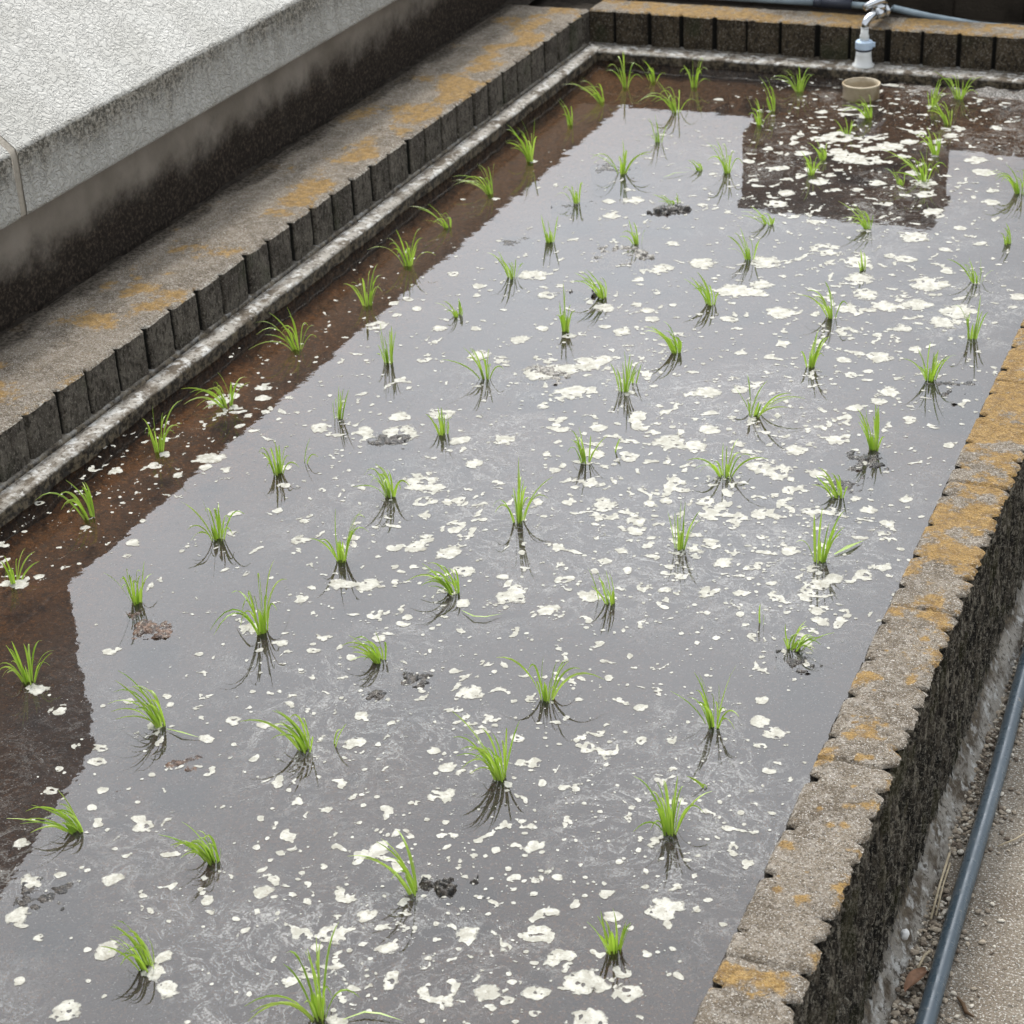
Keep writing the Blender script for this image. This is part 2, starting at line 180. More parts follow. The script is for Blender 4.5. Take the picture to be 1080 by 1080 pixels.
DOTS = [
(1.036, -2.386, 0.326, 0.584, 330, 0.0),(1.227, -2.115, 0.303, 0.552, 260, 0.0),(1.228, -2.658, 0.237, 0.39, 260, 0.0),(1.142, -2.974, 0.295, 0.457, 200, 0.0),(1.356, -2.872, 0.162, 0.25, 110, 0.0),(1.137, -3.278, 0.272, 0.39, 200, 0.0),(1.336, -3.354, 0.208, 0.284, 140, 0.0),(1.015, -3.466, 0.223, 0.304, 70, 0.0),(1.034, -3.759, 0.156, 0.193, 80, 0.0),(1.207, -3.791, 0.15, 0.182, 110, 0.0),
(1.339, -3.65, 0.178, 0.222, 110, 0.0),(1.46, -3.486, 0.11, 0.142, 30, 0.0),(0.707, -3.427, 0.221, 0.307, 40, 0.0),(0.767, -3.732, 0.188, 0.236, 32, 0.0),(0.561, -3.528, 0.164, 0.22, 18, 0.0),(0.514, -3.029, 0.235, 0.368, 28, 0.0),(0.794, -3.0, 0.199, 0.314, 120, 0.0),(0.752, -2.596, 0.253, 0.445, 160, 0.0),(0.469, -2.4, 0.217, 0.404, 90, 0.0),(0.391, -2.635, 0.208, 0.364, 25, 0.0),
(0.223, -2.689, 0.157, 0.268, 50, 0.0),(0.991, -1.48, 0.268, 0.563, 200, 0.0),(1.269, -1.511, 0.261, 0.511, 200, 0.0),(1.412, -2.057, 0.195, 0.344, 140, 0.0),(1.029, -0.959, 0.316, 0.696, 220, 0.0),(1.04, -0.507, 0.267, 0.61, 190, 0.0),(0.784, -0.577, 0.269, 0.649, 140, 0.0),(0.744, -1.832, 0.257, 0.53, 140, 0.0),(0.514, -1.738, 0.226, 0.484, 70, 0.0),(0.256, -1.816, 0.165, 0.352, 60, 0.0),
(0.595, -1.083, 0.274, 0.648, 60, 0.0),(0.349, -1.081, 0.14, 0.34, 25, 0.0),(0.188, -2.257, 0.115, 0.219, 40, 0.0),(0.151, -3.014, 0.131, 0.201, 60, 0.0),(0.104, -2.727, 0.123, 0.205, 60, 0.0),(1.181, -3.585, 0.186, 0.241, 130, 0.0),(1.406, -2.598, 0.126, 0.202, 110, 0.0),(1.146, -0.313, 0.149, 0.335, 150, 0.0),(1.078, -3.753, 0.131, 0.162, 0, 1.0),(1.196, -3.795, 0.127, 0.154, 0, 0.95),
(0.973, -3.721, 0.086, 0.108, 0, 0.8),(1.056, -2.497, 0.2, 0.35, 0, 1.05),(1.16, -2.265, 0.191, 0.344, 0, 1.05),(1.305, -2.527, 0.178, 0.296, 0, 0.9),(1.227, -2.758, 0.17, 0.273, 0, 0.85),(0.778, -2.144, 0.148, 0.287, 0, 0.95),(1.048, -2.717, 0.143, 0.238, 0, 0.7),(1.098, -1.562, 0.262, 0.531, 0, 0.8),(1.011, -0.594, 0.287, 0.658, 0, 0.9),(0.808, -0.57, 0.171, 0.411, 0, 0.95),
(1.304, -1.661, 0.214, 0.408, 0, 0.75),(1.432, -2.816, 0.134, 0.205, 0, 0.7),(1.36, -3.736, 0.15, 0.181, 0, 0.55),(1.176, -2.131, 0.143, 0.262, 0, 1.0),(1.343, -3.374, 0.142, 0.192, 0, 0.6),(0.939, -2.788, 0.111, 0.183, 0, 0.6),]
MUD = [
(0.469, -3.232, 0.03, 0.006, 'reddish brown clump of wet debris at the foot of a seedling at the left'),
(0.7, -3.849, 0.032, 0.005, 'low muddy clump with bubbles below the seedling with long spread blades'),
(1.175, -3.663, 0.031, 0.014, 'long dark wet ridge of mud beside the sparse leaning seedling'),
(1.225, -3.651, 0.011, 0.012, 'small dark knob of mud at the end of the long dark ridge'),
(0.894, -3.289, 0.017, 0.006, 'small round dark mud lump in the near middle, the left one of a pair'),
(0.935, -3.232, 0.02, 0.006, 'small pitted dark mud lump in the near middle, the right one of a pair'),
(0.709, -2.161, 0.041, 0.006, 'pale crusted mud ridge beside a broad scum patch in the middle'),
(0.644, -1.512, 0.051, 0.008, 'broad raised grey mud patch beside a small far seedling'),
(0.645, -1.754, 0.03, 0.014, 'dark mud mound left of the dark green leaning seedling'),
(0.648, -1.219, 0.044, 0.014, 'dark mud lump carrying the flat little seedling in the far middle'),
(0.423, -1.25, 0.038, 0.004, 'drowned mud clump below the sparse low seedling near the left ledge'),
(0.437, -0.983, 0.047, 0.004, 'drowned mud clump below the pale blurred seedling near the far left corner'),
(0.548, -2.515, 0.032, 0.006, 'dark mud streak beside an oblong scum flake left of the middle'),
(1.458, -3.004, 0.025, 0.006, 'dark mud patch under the low seedling leaning right by the right wall'),
(1.396, -2.333, 0.028, 0.007, 'dark mud smudge under the bright upright seedling near the right wall'),
(1.477, -2.001, 0.046, 0.006, 'rough dark mud patch against the right wall below the strong seedling'),
(0.701, -3.536, 0.027, 0.005, 'thin brown mud trail right of the dense seedling with a broken stem'),
(0.66, -3.624, 0.012, 0.005, 'small brown mud knob floating at the left of the near half'),
(0.386, -1.509, 0.03, 0.003, 'faint drowned mud patch left of the small neat upright seedling'),
(1.38, -2.429, 0.036, 0.004, 'dark mud hollow around the low seedling in broken scum'),]
FLOAT = [([(0.921, -3.034), (0.948, -3.049), (0.966, -3.045), (0.989, -3.02)], 'thin green blade floating in front of the dense swept seedling'), ([(0.648, -3.473), (0.676, -3.478), (0.709, -3.477)], 'pale broken stem floating between a seedling and a scum flake'), ([(1.427, -2.678), (1.444, -2.653), (1.462, -2.617)], 'broad green leaf floating right of the seedling with a broad pale blade'), ([(1.161, -3.925), (1.181, -3.908), (1.2, -3.904), (1.232, -3.903)], 'long pale arching leaf floating at the bottom edge of the picture'), ([(0.568, -1.005), (0.588, -0.977), (0.622, -0.946)], 'thin green leaf floating near the far middle')]

# ------------------------------------------------------------------ helpers
def tag(o, label=None, cat=None, group=None, kind=None):
    if label: o['label'] = label
    if cat: o['category'] = cat
    if group: o['group'] = group
    if kind: o['kind'] = kind
    return o

def empty(name, loc):
    o = bpy.data.objects.new(name, None); col.objects.link(o); o.location = loc
    o.empty_display_size = 0.05
    return o

def mesh_obj(name, V, F, mat, parent=None, smooth=False, attrs=None):
    """one mesh object from world-space vertices; parented objects keep their world place"""
    V = np.asarray(V, dtype=np.float64).reshape(-1, 3)
    off = np.zeros(3)
    if parent is not None: off = np.array(parent.location)
    me = bpy.data.meshes.new(name)
    if isinstance(F, np.ndarray):
        n, k = F.shape
        me.vertices.add(len(V)); me.vertices.foreach_set('co', (V - off).ravel())
        me.loops.add(n * k); me.loops.foreach_set('vertex_index', F.astype(np.int32).ravel())
        me.polygons.add(n)
        me.polygons.foreach_set('loop_start', np.arange(0, n * k, k, dtype=np.int32))
        me.polygons.foreach_set('loop_total', np.full(n, k, dtype=np.int32))
        me.update(calc_edges=True); me.validate()
    else:
        me.from_pydata((V - off).tolist(), [], F); me.update()
    if attrs:
        for an, av in attrs.items():
            a = me.attributes.new(an, 'FLOAT', 'POINT'); a.data.foreach_set('value', np.asarray(av, dtype=np.float32))
    me.polygons.foreach_set('use_smooth', np.full(len(me.polygons), smooth))
    if mat: me.materials.append(mat)
    o = bpy.data.objects.new(name, me); col.objects.link(o)
    if parent is not None: o.parent = parent
    return o

_rs = np.random.RandomState(11)
_LAT = _rs.rand(256, 256)
def vnoise(x, y):
    x = np.asarray(x, float); y = np.asarray(y, float)
    xi = np.floor(x).astype(int); yi = np.floor(y).astype(int); fx = x - xi; fy = y - yi
    fx = fx * fx * (3 - 2 * fx); fy = fy * fy * (3 - 2 * fy)
    a = _LAT[xi % 256, yi % 256]; b = _LAT[(xi + 1) % 256, yi % 256]
    c = _LAT[xi % 256, (yi + 1) % 256]; d = _LAT[(xi + 1) % 256, (yi + 1) % 256]
    return (a * (1 - fx) + b * fx) * (1 - fy) + (c * (1 - fx) + d * fx) * fy
def fbm(x, y, o=4, seed=0):
    s = 0; a = .5; t = 0
    for k in range(o):
        s = s + a * vnoise(x * 2 ** k + 17.3 * k + seed * 31.7, y * 2 ** k + 9.1 * k + seed * 13.3); t += a; a *= .55
    return s / t
def sstep(a, b, x):
    t = np.clip((x - a) / (b - a), 0, 1); return t * t * (3 - 2 * t)

def grid_faces(nu, nv, base=0, flip=False):
    i = np.arange(nu - 1)[:, None] * nv + np.arange(nv - 1)[None, :] + base
    q = np.stack([i, i + nv, i + nv + 1, i + 1], -1).reshape(-1, 4)
    return q[:, ::-1] if flip else q

def box(V, F, x0, x1, y0, y1, z0, z1):
    b = len(V)
    V += [(x0, y0, z0), (x1, y0, z0), (x1, y1, z0), (x0, y1, z0), (x0, y0, z1), (x1, y0, z1), (x1, y1, z1), (x0, y1, z1)]
    F += [(b, b + 3, b + 2, b + 1), (b + 4, b + 5, b + 6, b + 7), (b, b + 1, b + 5, b + 4), (b + 1, b + 2, b + 6, b + 5), (b + 2, b + 3, b + 7, b + 6), (b + 3, b, b + 4, b + 7)]

def lathe(V, F, c, prof, n=32, axis=(0, 0, 1), closed=True):
    """profile of (distance along axis, radius) turned round an axis through c"""
    a = np.array(axis, float); a /= np.linalg.norm(a)
    u = np.cross(a, (0.3, 0.2, 0.93) if abs(a[2]) < .9 else (1, 0, 0)); u /= np.linalg.norm(u); v = np.cross(a, u)
    b = len(V); c = np.array(c, float)
    for h, r in prof:
        for k in range(n):
            t = 2 * math.pi * k / n
            V.append(tuple(c + a * h + r * (math.cos(t) * u + math.sin(t) * v)))
    for i in range(len(prof) - 1):
        for k in range(n):
            F.append((b + i * n + k, b + i * n + (k + 1) % n, b + (i + 1) * n + (k + 1) % n, b + (i + 1) * n + k))
    if closed:
        F.append(tuple(b + k for k in range(n))[::-1]); F.append(tuple(b + (len(prof) - 1) * n + k for k in range(n)))

def tube(V, F, pts, r, n=14, caps=True):
    pts = [np.array(p, float) for p in pts]; b = len(V)
    rr = r if hasattr(r, '__len__') else [r] * len(pts)
    up = np.array((0.12, 0.07, 1.0))
    for i, p in enumerate(pts):
        d = pts[min(i + 1, len(pts) - 1)] - pts[max(i - 1, 0)]; d /= np.linalg.norm(d)
        s = np.cross(d, up if abs(d[2]) < .95 else (1, 0, 0)); s /= np.linalg.norm(s); w = np.cross(s, d)
        for k in range(n):
            t = 2 * math.pi * k / n; V.append(tuple(p + rr[i] * (math.cos(t) * s + math.sin(t) * w)))
    for i in range(len(pts) - 1):
        for k in range(n):
            F.append((b + i * n + k, b + i * n + (k + 1) % n, b + (i + 1) * n + (k + 1) % n, b + (i + 1) * n + k))
    if caps:
        F.append(tuple(b + k for k in range(n))[::-1]); F.append(tuple(b + (len(pts) - 1) * n + k for k in range(n)))

# ------------------------------------------------------------------ materials
class NT:
    def __init__(self, name):
        self.m = bpy.data.materials.new(name); self.m.use_nodes = True; self.t = self.m.node_tree; self.t.nodes.clear()
        self.out = self.n('ShaderNodeOutputMaterial'); self.tc = None
    def n(self, ty, **kw):
        nd = self.t.nodes.new(ty)
        for k, v in kw.items():
            if k.startswith('i_'):
                key = k[2:]; key = int(key) if key.isdigit() else key.replace('_', ' ')
                self.set(nd.inputs[key], v)
            else: setattr(nd, k, v)
        return nd
    def set(self, sock, v):
        if isinstance(v, bpy.types.NodeSocket): self.t.links.new(v, sock)
        else:
            if sock.type == 'RGBA' and len(v) == 3: v = (*v, 1)
            sock.default_value = v
    def co(self, scale=(1, 1, 1)):
        if self.tc is None: self.tc = self.n('ShaderNodeTexCoord')
        if tuple(scale) == (1, 1, 1): return self.tc.outputs['Object']
        return self.n('ShaderNodeMapping', i_Vector=self.tc.outputs['Object'], i_Scale=scale).outputs[0]
    def noise(self, scale, detail=4, rough=.55, dist=0, vec=None):
        return self.n('ShaderNodeTexNoise', i_Vector=vec or self.co(), i_Scale=scale, i_Detail=detail, i_Roughness=rough, i_Distortion=dist).outputs[0]
    def voro(self, scale, vec=None, feature='F1', out='Distance', rnd=1.0):
        return self.n('ShaderNodeTexVoronoi', feature=feature, i_Vector=vec or self.co(), i_Scale=scale, i_Randomness=rnd).outputs[out]
    def ramp(self, fac, a, b, lo=0., hi=1.):
        return self.n('ShaderNodeMapRange', i_Value=fac, i_1=a, i_2=b, i_3=lo, i_4=hi, interpolation_type='SMOOTHSTEP').outputs[0]
    def mix(self, fac, a, b, mode='MIX'):
        nd = self.n('ShaderNodeMix', data_type='RGBA', blend_type=mode)
        self.set(nd.inputs[0], fac); self.set(nd.inputs[6], a); self.set(nd.inputs[7], b); return nd.outputs[2]
    def math(self, op, a, b=0.):
        nd = self.n('ShaderNodeMath', operation=op); self.set(nd.inputs[0], a); self.set(nd.inputs[1], b); return nd.outputs[0]
    def attr(self, name): return self.n('ShaderNodeAttribute', attribute_name=name).outputs['Fac']
    def bump(self, h, dist, strength=1., normal=None):
        nd = self.n('ShaderNodeBump', i_Height=h, i_Distance=dist, i_Strength=strength)
        if normal: self.set(nd.inputs['Normal'], normal)
        return nd.outputs[0]
    def bsdf(self, color, rough=.8, normal=None, spec=.3, **kw):
        p = self.n('ShaderNodeBsdfPrincipled'); self.set(p.inputs['Base Color'], color); self.set(p.inputs['Roughness'], rough)
        self.set(p.inputs['Specular IOR Level'], spec)
        if normal: self.set(p.inputs['Normal'], normal)
        for k, v in kw.items(): self.set(p.inputs[k.replace('_', ' ')], v)
        return p.outputs[0]
    def done(self, sh):
        self.t.links.new(sh, self.out.inputs[0]); return self.m

def m_cap():
    """weathered concrete block top with ochre and white lichen"""
    k = NT('weathered_concrete')
    base = k.mix(k.ramp(k.noise(11, 6, .65), .36, .62), (.122, .097, .070), (.208, .172, .130))
    base = k.mix(k.math('MULTIPLY', k.ramp(k.noise(55, 5, .7), .48, .60), .6), base, (.31, .275, .23))
    sp = k.ramp(k.noise(270, 3, .6), .54, .63)
    base = k.mix(k.math('MULTIPLY', sp, .55), base, (.40, .355, .29))
    dk = k.ramp(k.noise(210, 4, .65, vec=k.co((1.1, .9, 1))), .53, .62)
    base = k.mix(k.math('MULTIPLY', dk, .7), base, (.062, .048, .035))
    base = k.mix(k.math('MULTIPLY', k.ramp(k.noise(480, 2, .6), .60, .66), .8), base, (.62, .59, .54))
    # lichen: the mesh carries how much grows where
    wob = k.math('ADD', k.math('MULTIPLY', k.math('SUBTRACT', k.noise(85, 6, .75), .5), 2.2), k.math('MULTIPLY', k.math('SUBTRACT', k.noise(30, 3, .6), .5), 1.1))
    ln = k.math('ADD', k.attr('lichen'), wob)
    lm = k.ramp(ln, .38, .86)
    lc = k.mix(k.ramp(k.noise(60, 5, .7), .38, .62), (.205, .118, .036), (.36, .222, .070))
    lc = k.mix(k.math('MULTIPLY', k.ramp(k.noise(260, 3, .65), .5, .62), .75), lc, (.17, .10, .045))
    lc = k.mix(k.math('MULTIPLY', k.ramp(k.noise(330, 3, .65), .56, .66), .7), lc, (.50, .37, .17))
    base = k.mix(k.math('MULTIPLY', lm, .84), base, lc)
    wn = k.math('ADD', k.attr('pale'), k.math('MULTIPLY', k.math('SUBTRACT', k.noise(150, 5, .75), .5), 2.2))
    base = k.mix(k.math('MULTIPLY', k.ramp(wn, .55, .75), .8), base, (.47, .445, .39))
    gr = k.ramp(k.math('ADD', k.attr('grime_shade'), k.math('MULTIPLY', k.math('SUBTRACT', k.noise(40, 5, .7), .5), .5)), .2, .9)
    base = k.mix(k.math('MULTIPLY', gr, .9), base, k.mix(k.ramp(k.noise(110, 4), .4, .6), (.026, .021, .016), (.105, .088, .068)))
    h = k.math('ADD', k.math('MULTIPLY', k.noise(150, 5, .65), 1.), k.math('MULTIPLY', k.noise(430, 2), .5))
    return k.done(k.bsdf(base, .92, k.bump(h, .007, 1.), .15))

def m_face(damp):
    """vertical block faces, brown-grey and damp"""
    k = NT('damp_block_face')
    a, b = ((.065, .054, .042), (.135, .117, .093)) if damp == 0 else ((.046, .034, .021), (.088, .067, .043))
    base = k.mix(k.ramp(k.noise(14, 5, .6), .35, .66), a, b)
    base = k.mix(k.math('MULTIPLY', k.ramp(k.noise(230, 3, .6), .54, .64), .6), base, (.27, .24, .195))
    base = k.mix(k.math('MULTIPLY', k.ramp(k.noise(120, 3, .6, vec=k.co((1, 1, .6))), .52, .62), .75), base, (.02, .016, .011))
    base = k.mix(k.math('MULTIPLY', k.ramp(k.noise(5, 3), .56, .68), .45), base, (.04, .05, .022))
    base = k.mix(k.ramp(k.attr('grime_shade'), .1, .6), base, (.008, .007, .005))
    pal = k.math('ADD', k.attr('pale'), k.math('MULTIPLY', k.math('SUBTRACT', k.noise(90, 4, .7), .5), 1.0))
    base = k.mix(k.math('MULTIPLY', k.ramp(pal, .55, .75), .7), base, (.34, .315, .27))
    h = k.math('ADD', k.noise(130, 4, .6), k.math('MULTIPLY', k.noise(380, 2), .5))
    return k.done(k.bsdf(base, .85, k.bump(h, .006, 1.), .25))

def m_black():
    """split-face outer side black with algae streaks, grey mortar wash low down"""
    k = NT('algae_blackened_block')
    v = k.co((1, 1, .22))
    base = k.mix(k.ramp(k.noise(70, 6, .7, vec=v), .42, .60), (.020, .018, .015), (.125, .108, .084))
    base = k.mix(k.math('MULTIPLY', k.ramp(k.noise(110, 6, .78, vec=k.co((1, 1, .5))), .51, .59), .9), base, (.33, .30, .24))
    base = k.mix(k.math('MULTIPLY', k.ramp(k.noise(80, 6, .78, vec=k.co((1, 1, .35))), .50, .58), .85), base, (.009, .0085, .0075))
    base = k.mix(k.math('MULTIPLY', k.ramp(k.noise(210, 4, .75), .55, .62), .75), base, (.34, .315, .26))
    base = k.mix(k.math('MULTIPLY', k.ramp(k.noise(12, 3), .54, .64), .4), base, (.05, .05, .015))
    base = k.mix(k.math('MULTIPLY', k.ramp(k.attr('grime_shade'), .25, .7), .96), base, (.005, .0048, .004))
    pal = k.math('ADD', k.attr('pale'), k.math('MULTIPLY', k.math('SUBTRACT', k.noise(45, 6, .75, vec=k.co((1, 1, .4))), .5), 2.4))
    base = k.mix(k.math('MULTIPLY', k.ramp(pal, .5, .85), .85), base, k.mix(k.ramp(k.noise(110, 4, .7), .4, .6), (.19, .175, .14), (.42, .395, .34)))
    h = k.math('ADD', k.noise(110, 5, .7, vec=k.co((1, 1, .35))), k.math('MULTIPLY', k.noise(330, 2), .5))
    return k.done(k.bsdf(base, .9, k.bump(h, .012, 1.), .2))

def m_ledge():
    k = NT('limed_mortar_ledge')
    n = k.noise(22, 5, .65, vec=k.co((1, .5, 1)))
    base = k.mix(k.ramp(n, .40, .56), (.10, .078, .054), (.31, .285, .245))
    base = k.mix(k.ramp(k.noise(48, 4, .6), .5, .66), base, (.50, .485, .45))
    base = k.mix(k.math('MULTIPLY', k.ramp(k.noise(75, 5, .75), .53, .62), .85), base, (.06, .045, .03))
    base = k.mix(k.ramp(k.attr('grime_shade'), .15, .85), base, k.mix(k.ramp(k.noise(70, 5, .7), .42, .62), (.016, .012, .008), (.15, .12, .078)))
    h = k.noise(120, 4, .6)
    return k.done(k.bsdf(base, .8, k.bump(h, .005, .9), .3))

def m_stucco():
    k = NT('stippled_render')
    v = k.co()
    warp = k.n('ShaderNodeTexNoise', i_Vector=v, i_Scale=45., i_Detail=1.).outputs['Color']
    vm = k.n('ShaderNodeMix', data_type='VECTOR'); k.set(vm.inputs[0], .012); k.set(vm.inputs[4], v); k.set(vm.inputs[5], warp)
    worm = k.noise(62, 2.2, .5, .9, vec=vm.outputs[1])
    ridge = k.math('ABSOLUTE', k.math('SUBTRACT', worm, .5))
    h = k.math('ADD', k.ramp(ridge, 0., .11), k.math('MULTIPLY', k.noise(260, 2), .25))
    base = k.mix(k.ramp(k.noise(7, 4), .3, .7), (.455, .44, .40), (.525, .51, .47))
    base = k.mix(k.math('MULTIPLY', k.math('SUBTRACT', 1., k.ramp(ridge, 0., .07)), .2), base, (.40, .39, .36))
    base = k.mix(k.math('MULTIPLY', k.ramp(k.noise(11, 4, .7, vec=k.co((1, 1, .15))), .6, .75), .16), base, (.42, .40, .36))
    # grime held on the lower band: heaviest just under the bend, running down in streaks
    g = k.math('ADD', k.attr('grime_shade'), k.math('MULTIPLY', k.math('SUBTRACT', k.noise(26, 5, .7, vec=k.co((1, 1, .22))), .5), 1.15))
    gm = k.ramp(g, .25, .95)
    base = k.mix(k.math('MULTIPLY', gm, .92), base, k.mix(k.ramp(k.noise(120, 5, .75), .43, .57), (.085, .078, .060), (.36, .328, .272)))
    base = k.mix(k.math('MULTIPLY', k.ramp(k.attr('stain'), .3, .8), .5), base, (.30, .28, .28))
    return k.done(k.bsdf(base, .9, k.bump(h, .0042, .7), .15))

def m_simple(name, color, rough=.6, spec=.4, var=0., vscale=20, bump=0., bscale=120, dark=None, **kw):
    k = NT(name); base = color
    if var: base = k.mix(k.ramp(k.noise(vscale, 5, .6), .35, .68), color, dark or tuple(c * (1 - var) for c in color))
    nrm = k.bump(k.noise(bscale, 4, .6), bump, .9) if bump else None
    return k.done(k.bsdf(base, rough, nrm, spec, **kw))

def m_foundation():
    k = NT('stained_foundation_render')
    base = k.mix(k.ramp(k.noise(6, 4), .35, .65), (.20, .172, .140), (.28, .245, .205))
    g = k.math('ADD', k.attr('grime_shade'), k.math('MULTIPLY', k.math('SUBTRACT', k.noise(11, 6, .7), .5), 1.3))
    base = k.mix(k.ramp(g, .15, 1.0), base, k.mix(k.ramp(k.noise(120, 4, .7), .45, .68), (.020, .015, .011), (.080, .060, .044)))
    return k.done(k.bsdf(base, .85, k.bump(k.noise(160, 3), .002, .7), .2))

def m_mud():
    k = NT('wet_mud')
    base = k.mix(k.ramp(k.noise(3.2, 4), .35, .65), (.080, .050, .030), (.115, .076, .048))
    red = k.ramp(k.attr('rust'), .15, .9)
    base = k.mix(red, base, k.mix(k.ramp(k.noise(16, 5, .65), .35, .65), (.058, .028, .010), (.160, .080, .026)))
    base = k.mix(k.math('MULTIPLY', k.ramp(k.noise(150, 4, .75), .53, .62), .8), base, (.30, .165, .06))
    base = k.mix(k.math('MULTIPLY', k.ramp(k.noise(70, 5, .75), .50, .60), .8), base, (.022, .012, .006))
    base = k.mix(k.ramp(k.attr('bank'), .1, .8), base, k.mix(k.ramp(k.noise(150, 4, .7), .45, .65), (.055, .046, .036), (.30, .28, .25)))
    h = k.math('ADD', k.noise(70, 5, .65), k.math('MULTIPLY', k.noise(260, 2), .4))
    return k.done(k.bsdf(base, .5, k.bump(h, .006, .9), .4))

def m_clod(name, dark, light, crust):
    k = NT(name)
    base = k.mix(k.ramp(k.noise(90, 5, .7), .4, .62), dark, light)
    base = k.mix(k.math('MULTIPLY', k.ramp(k.noise(150, 4, .75), *crust), .9), base, (.40, .37, .31))
    h = k.noise(140, 5, .7)
    return k.done(k.bsdf(base, .2, k.bump(h, .005, .9), .5))

def m_water():
    k = NT('muddy_water')
    big = k.noise(7, 2, .5); fine = k.noise(34, 2, .5)
    h = k.math('ADD', k.math('MULTIPLY', big, 1.), k.math('MULTIPLY', fine, .22))
    nrm = k.bump(h, .0010, .5)
    fr = k.n('ShaderNodeFresnel', i_IOR=1.33, i_Normal=nrm).outputs[0]
    clear = k.n('ShaderNodeBsdfTransparent', i_Color=(.74, .62, .50, 1)).outputs[0]
    silt = k.n('ShaderNodeBsdfDiffuse', i_Color=(.043, .038, .036, 1)).outputs[0]
    sx = k.n('ShaderNodeSeparateXYZ', i_Vector=k.co()).outputs
    # more clay in suspension towards the middle and the near end; clear over the settled mud by the ledges
    am = k.math('MULTIPLY', k.ramp(sx[0], .05, .5, .12, .62), k.ramp(sx[1], -.25, -1.4, .45, 1.))
    am = k.math('MULTIPLY', am, k.ramp(k.noise(2.6, 4, .6), .3, .7, .75, 1.15))
    body = k.n('ShaderNodeMixShader', i_0=am, i_1=clear, i_2=silt).outputs[0]
    gl = k.n('ShaderNodeBsdfGlossy', i_Color=(1, 1, 1, 1), i_Roughness=.012, i_Normal=nrm).outputs[0]
    sh = k.n('ShaderNodeMixShader', i_0=fr, i_1=body, i_2=gl).outputs[0]
    # thin swirling film of scum drifting on the surface
    v = k.co()
    wn = k.n('ShaderNodeTexNoise', i_Vector=v, i_Scale=4.2, i_Detail=3., i_Roughness=.55).outputs['Color']
    vm = k.n('ShaderNodeMix', data_type='VECTOR'); k.set(vm.inputs[0], .26); k.set(vm.inputs[4], v); k.set(vm.inputs[5], wn)
    sw = k.noise(15, 5, .6, .5, vec=vm.outputs[1])
    line = k.math('SUBTRACT', 1., k.ramp(k.math('ABSOLUTE', k.math('SUBTRACT', sw, .5)), .004, .03))
    sw2 = k.noise(30, 5, .62, .7, vec=vm.outputs[1])
    line2 = k.math('SUBTRACT', 1., k.ramp(k.math('ABSOLUTE', k.math('SUBTRACT', sw2, .52)), .004, .03))
    lines = k.math('MAXIMUM', line, k.math('MULTIPLY', line2, .8))
    dens = k.ramp(k.noise(3.1, 3, .5, .4), .45, .66)
    reg = k.math('MULTIPLY', k.ramp(sx[0], .3, .8), dens)
    grain = k.ramp(k.noise(300, 3, .7), .35, .62)
    veil = k.math('MULTIPLY', k.ramp(k.noise(12, 5, .7, .6, vec=vm.outputs[1]), .52, .75), .22)
    fac = k.math('MULTIPLY', reg, k.math('ADD', k.math('MULTIPLY', lines, .34), veil))
    fac = k.math('MULTIPLY', fac, grain)
    speck = k.math('MULTIPLY', k.ramp(k.noise(420, 2, .6), .66, .72), k.ramp(sx[0], .15, .6, .12, .45))
    fac = k.math('MAXIMUM', fac, speck)
    film = k.n('ShaderNodeBsdfDiffuse', i_Color=(.50, .485, .45, 1)).outputs[0]
    sh = k.n('ShaderNodeMixShader', i_0=fac, i_1=sh, i_2=film).outputs[0]
    return k.done(sh)

def m_scum():
    k = NT('dried_algae_scum')
    base = k.mix(k.ramp(k.noise(70, 5, .7), .4, .6), (.33, .315, .265), (.48, .462, .405))
    pit = k.ramp(k.voro(240), .12, .34)
    base = k.mix(k.math('MULTIPLY', k.math('SUBTRACT', 1., pit), .4), base, (.34, .32, .27))
    base = k.mix(k.math('MULTIPLY', k.ramp(k.noise(60, 5, .75), .57, .66), .75), base, (.24, .22, .175))
    base = k.mix(k.math('MULTIPLY', k.ramp(k.noise(330, 3, .7), .56, .65), .6), base, (.22, .20, .16))
    h = k.math('ADD', k.noise(150, 4, .6), k.math('MULTIPLY', pit, .5))
    # the film thins out towards the rim of each flake
    th = k.math('ADD', k.attr('thick'), k.math('MULTIPLY', k.math('SUBTRACT', k.noise(170, 4, .7), .5), .5))
    al = k.ramp(th, -.05, .20, .30, 1.)
    body = k.bsdf(base, .85, k.bump(h, .0010, .7), .2)
    clear = k.n('ShaderNodeBsdfTransparent').outputs[0]
    return k.done(k.n('ShaderNodeMixShader', i_0=al, i_1=clear, i_2=body).outputs[0])

def m_leaf():
    k = NT('young_rice_leaf')
    isl = k.n('ShaderNodeNewGeometry').outputs['Random Per Island']
    base = k.mix(isl, (.185, .325, .024), (.42, .53, .08))
    base = k.mix(k.ramp(k.math('FRACT', k.math('MULTIPLY', isl, 7.3)), .78, .95), base, (.44, .54, .13))
    foot = k.ramp(k.attr('along'), 0., .28)
    base = k.mix(k.math('SUBTRACT', 1., foot), base, (.42, .50, .13))
    base = k.mix(k.math('MULTIPLY', k.ramp(k.attr('along'), .86, 1.), .35), base, (.40, .34, .12))
    p = k.bsdf(base, .30, None, .6)
    tr = k.n('ShaderNodeBsdfTranslucent', i_Color=k.mix(.5, base, (.42, .70, .05))).outputs[0]
    return k.done(k.n('ShaderNodeMixShader', i_0=.42, i_1=p, i_2=tr).outputs[0])

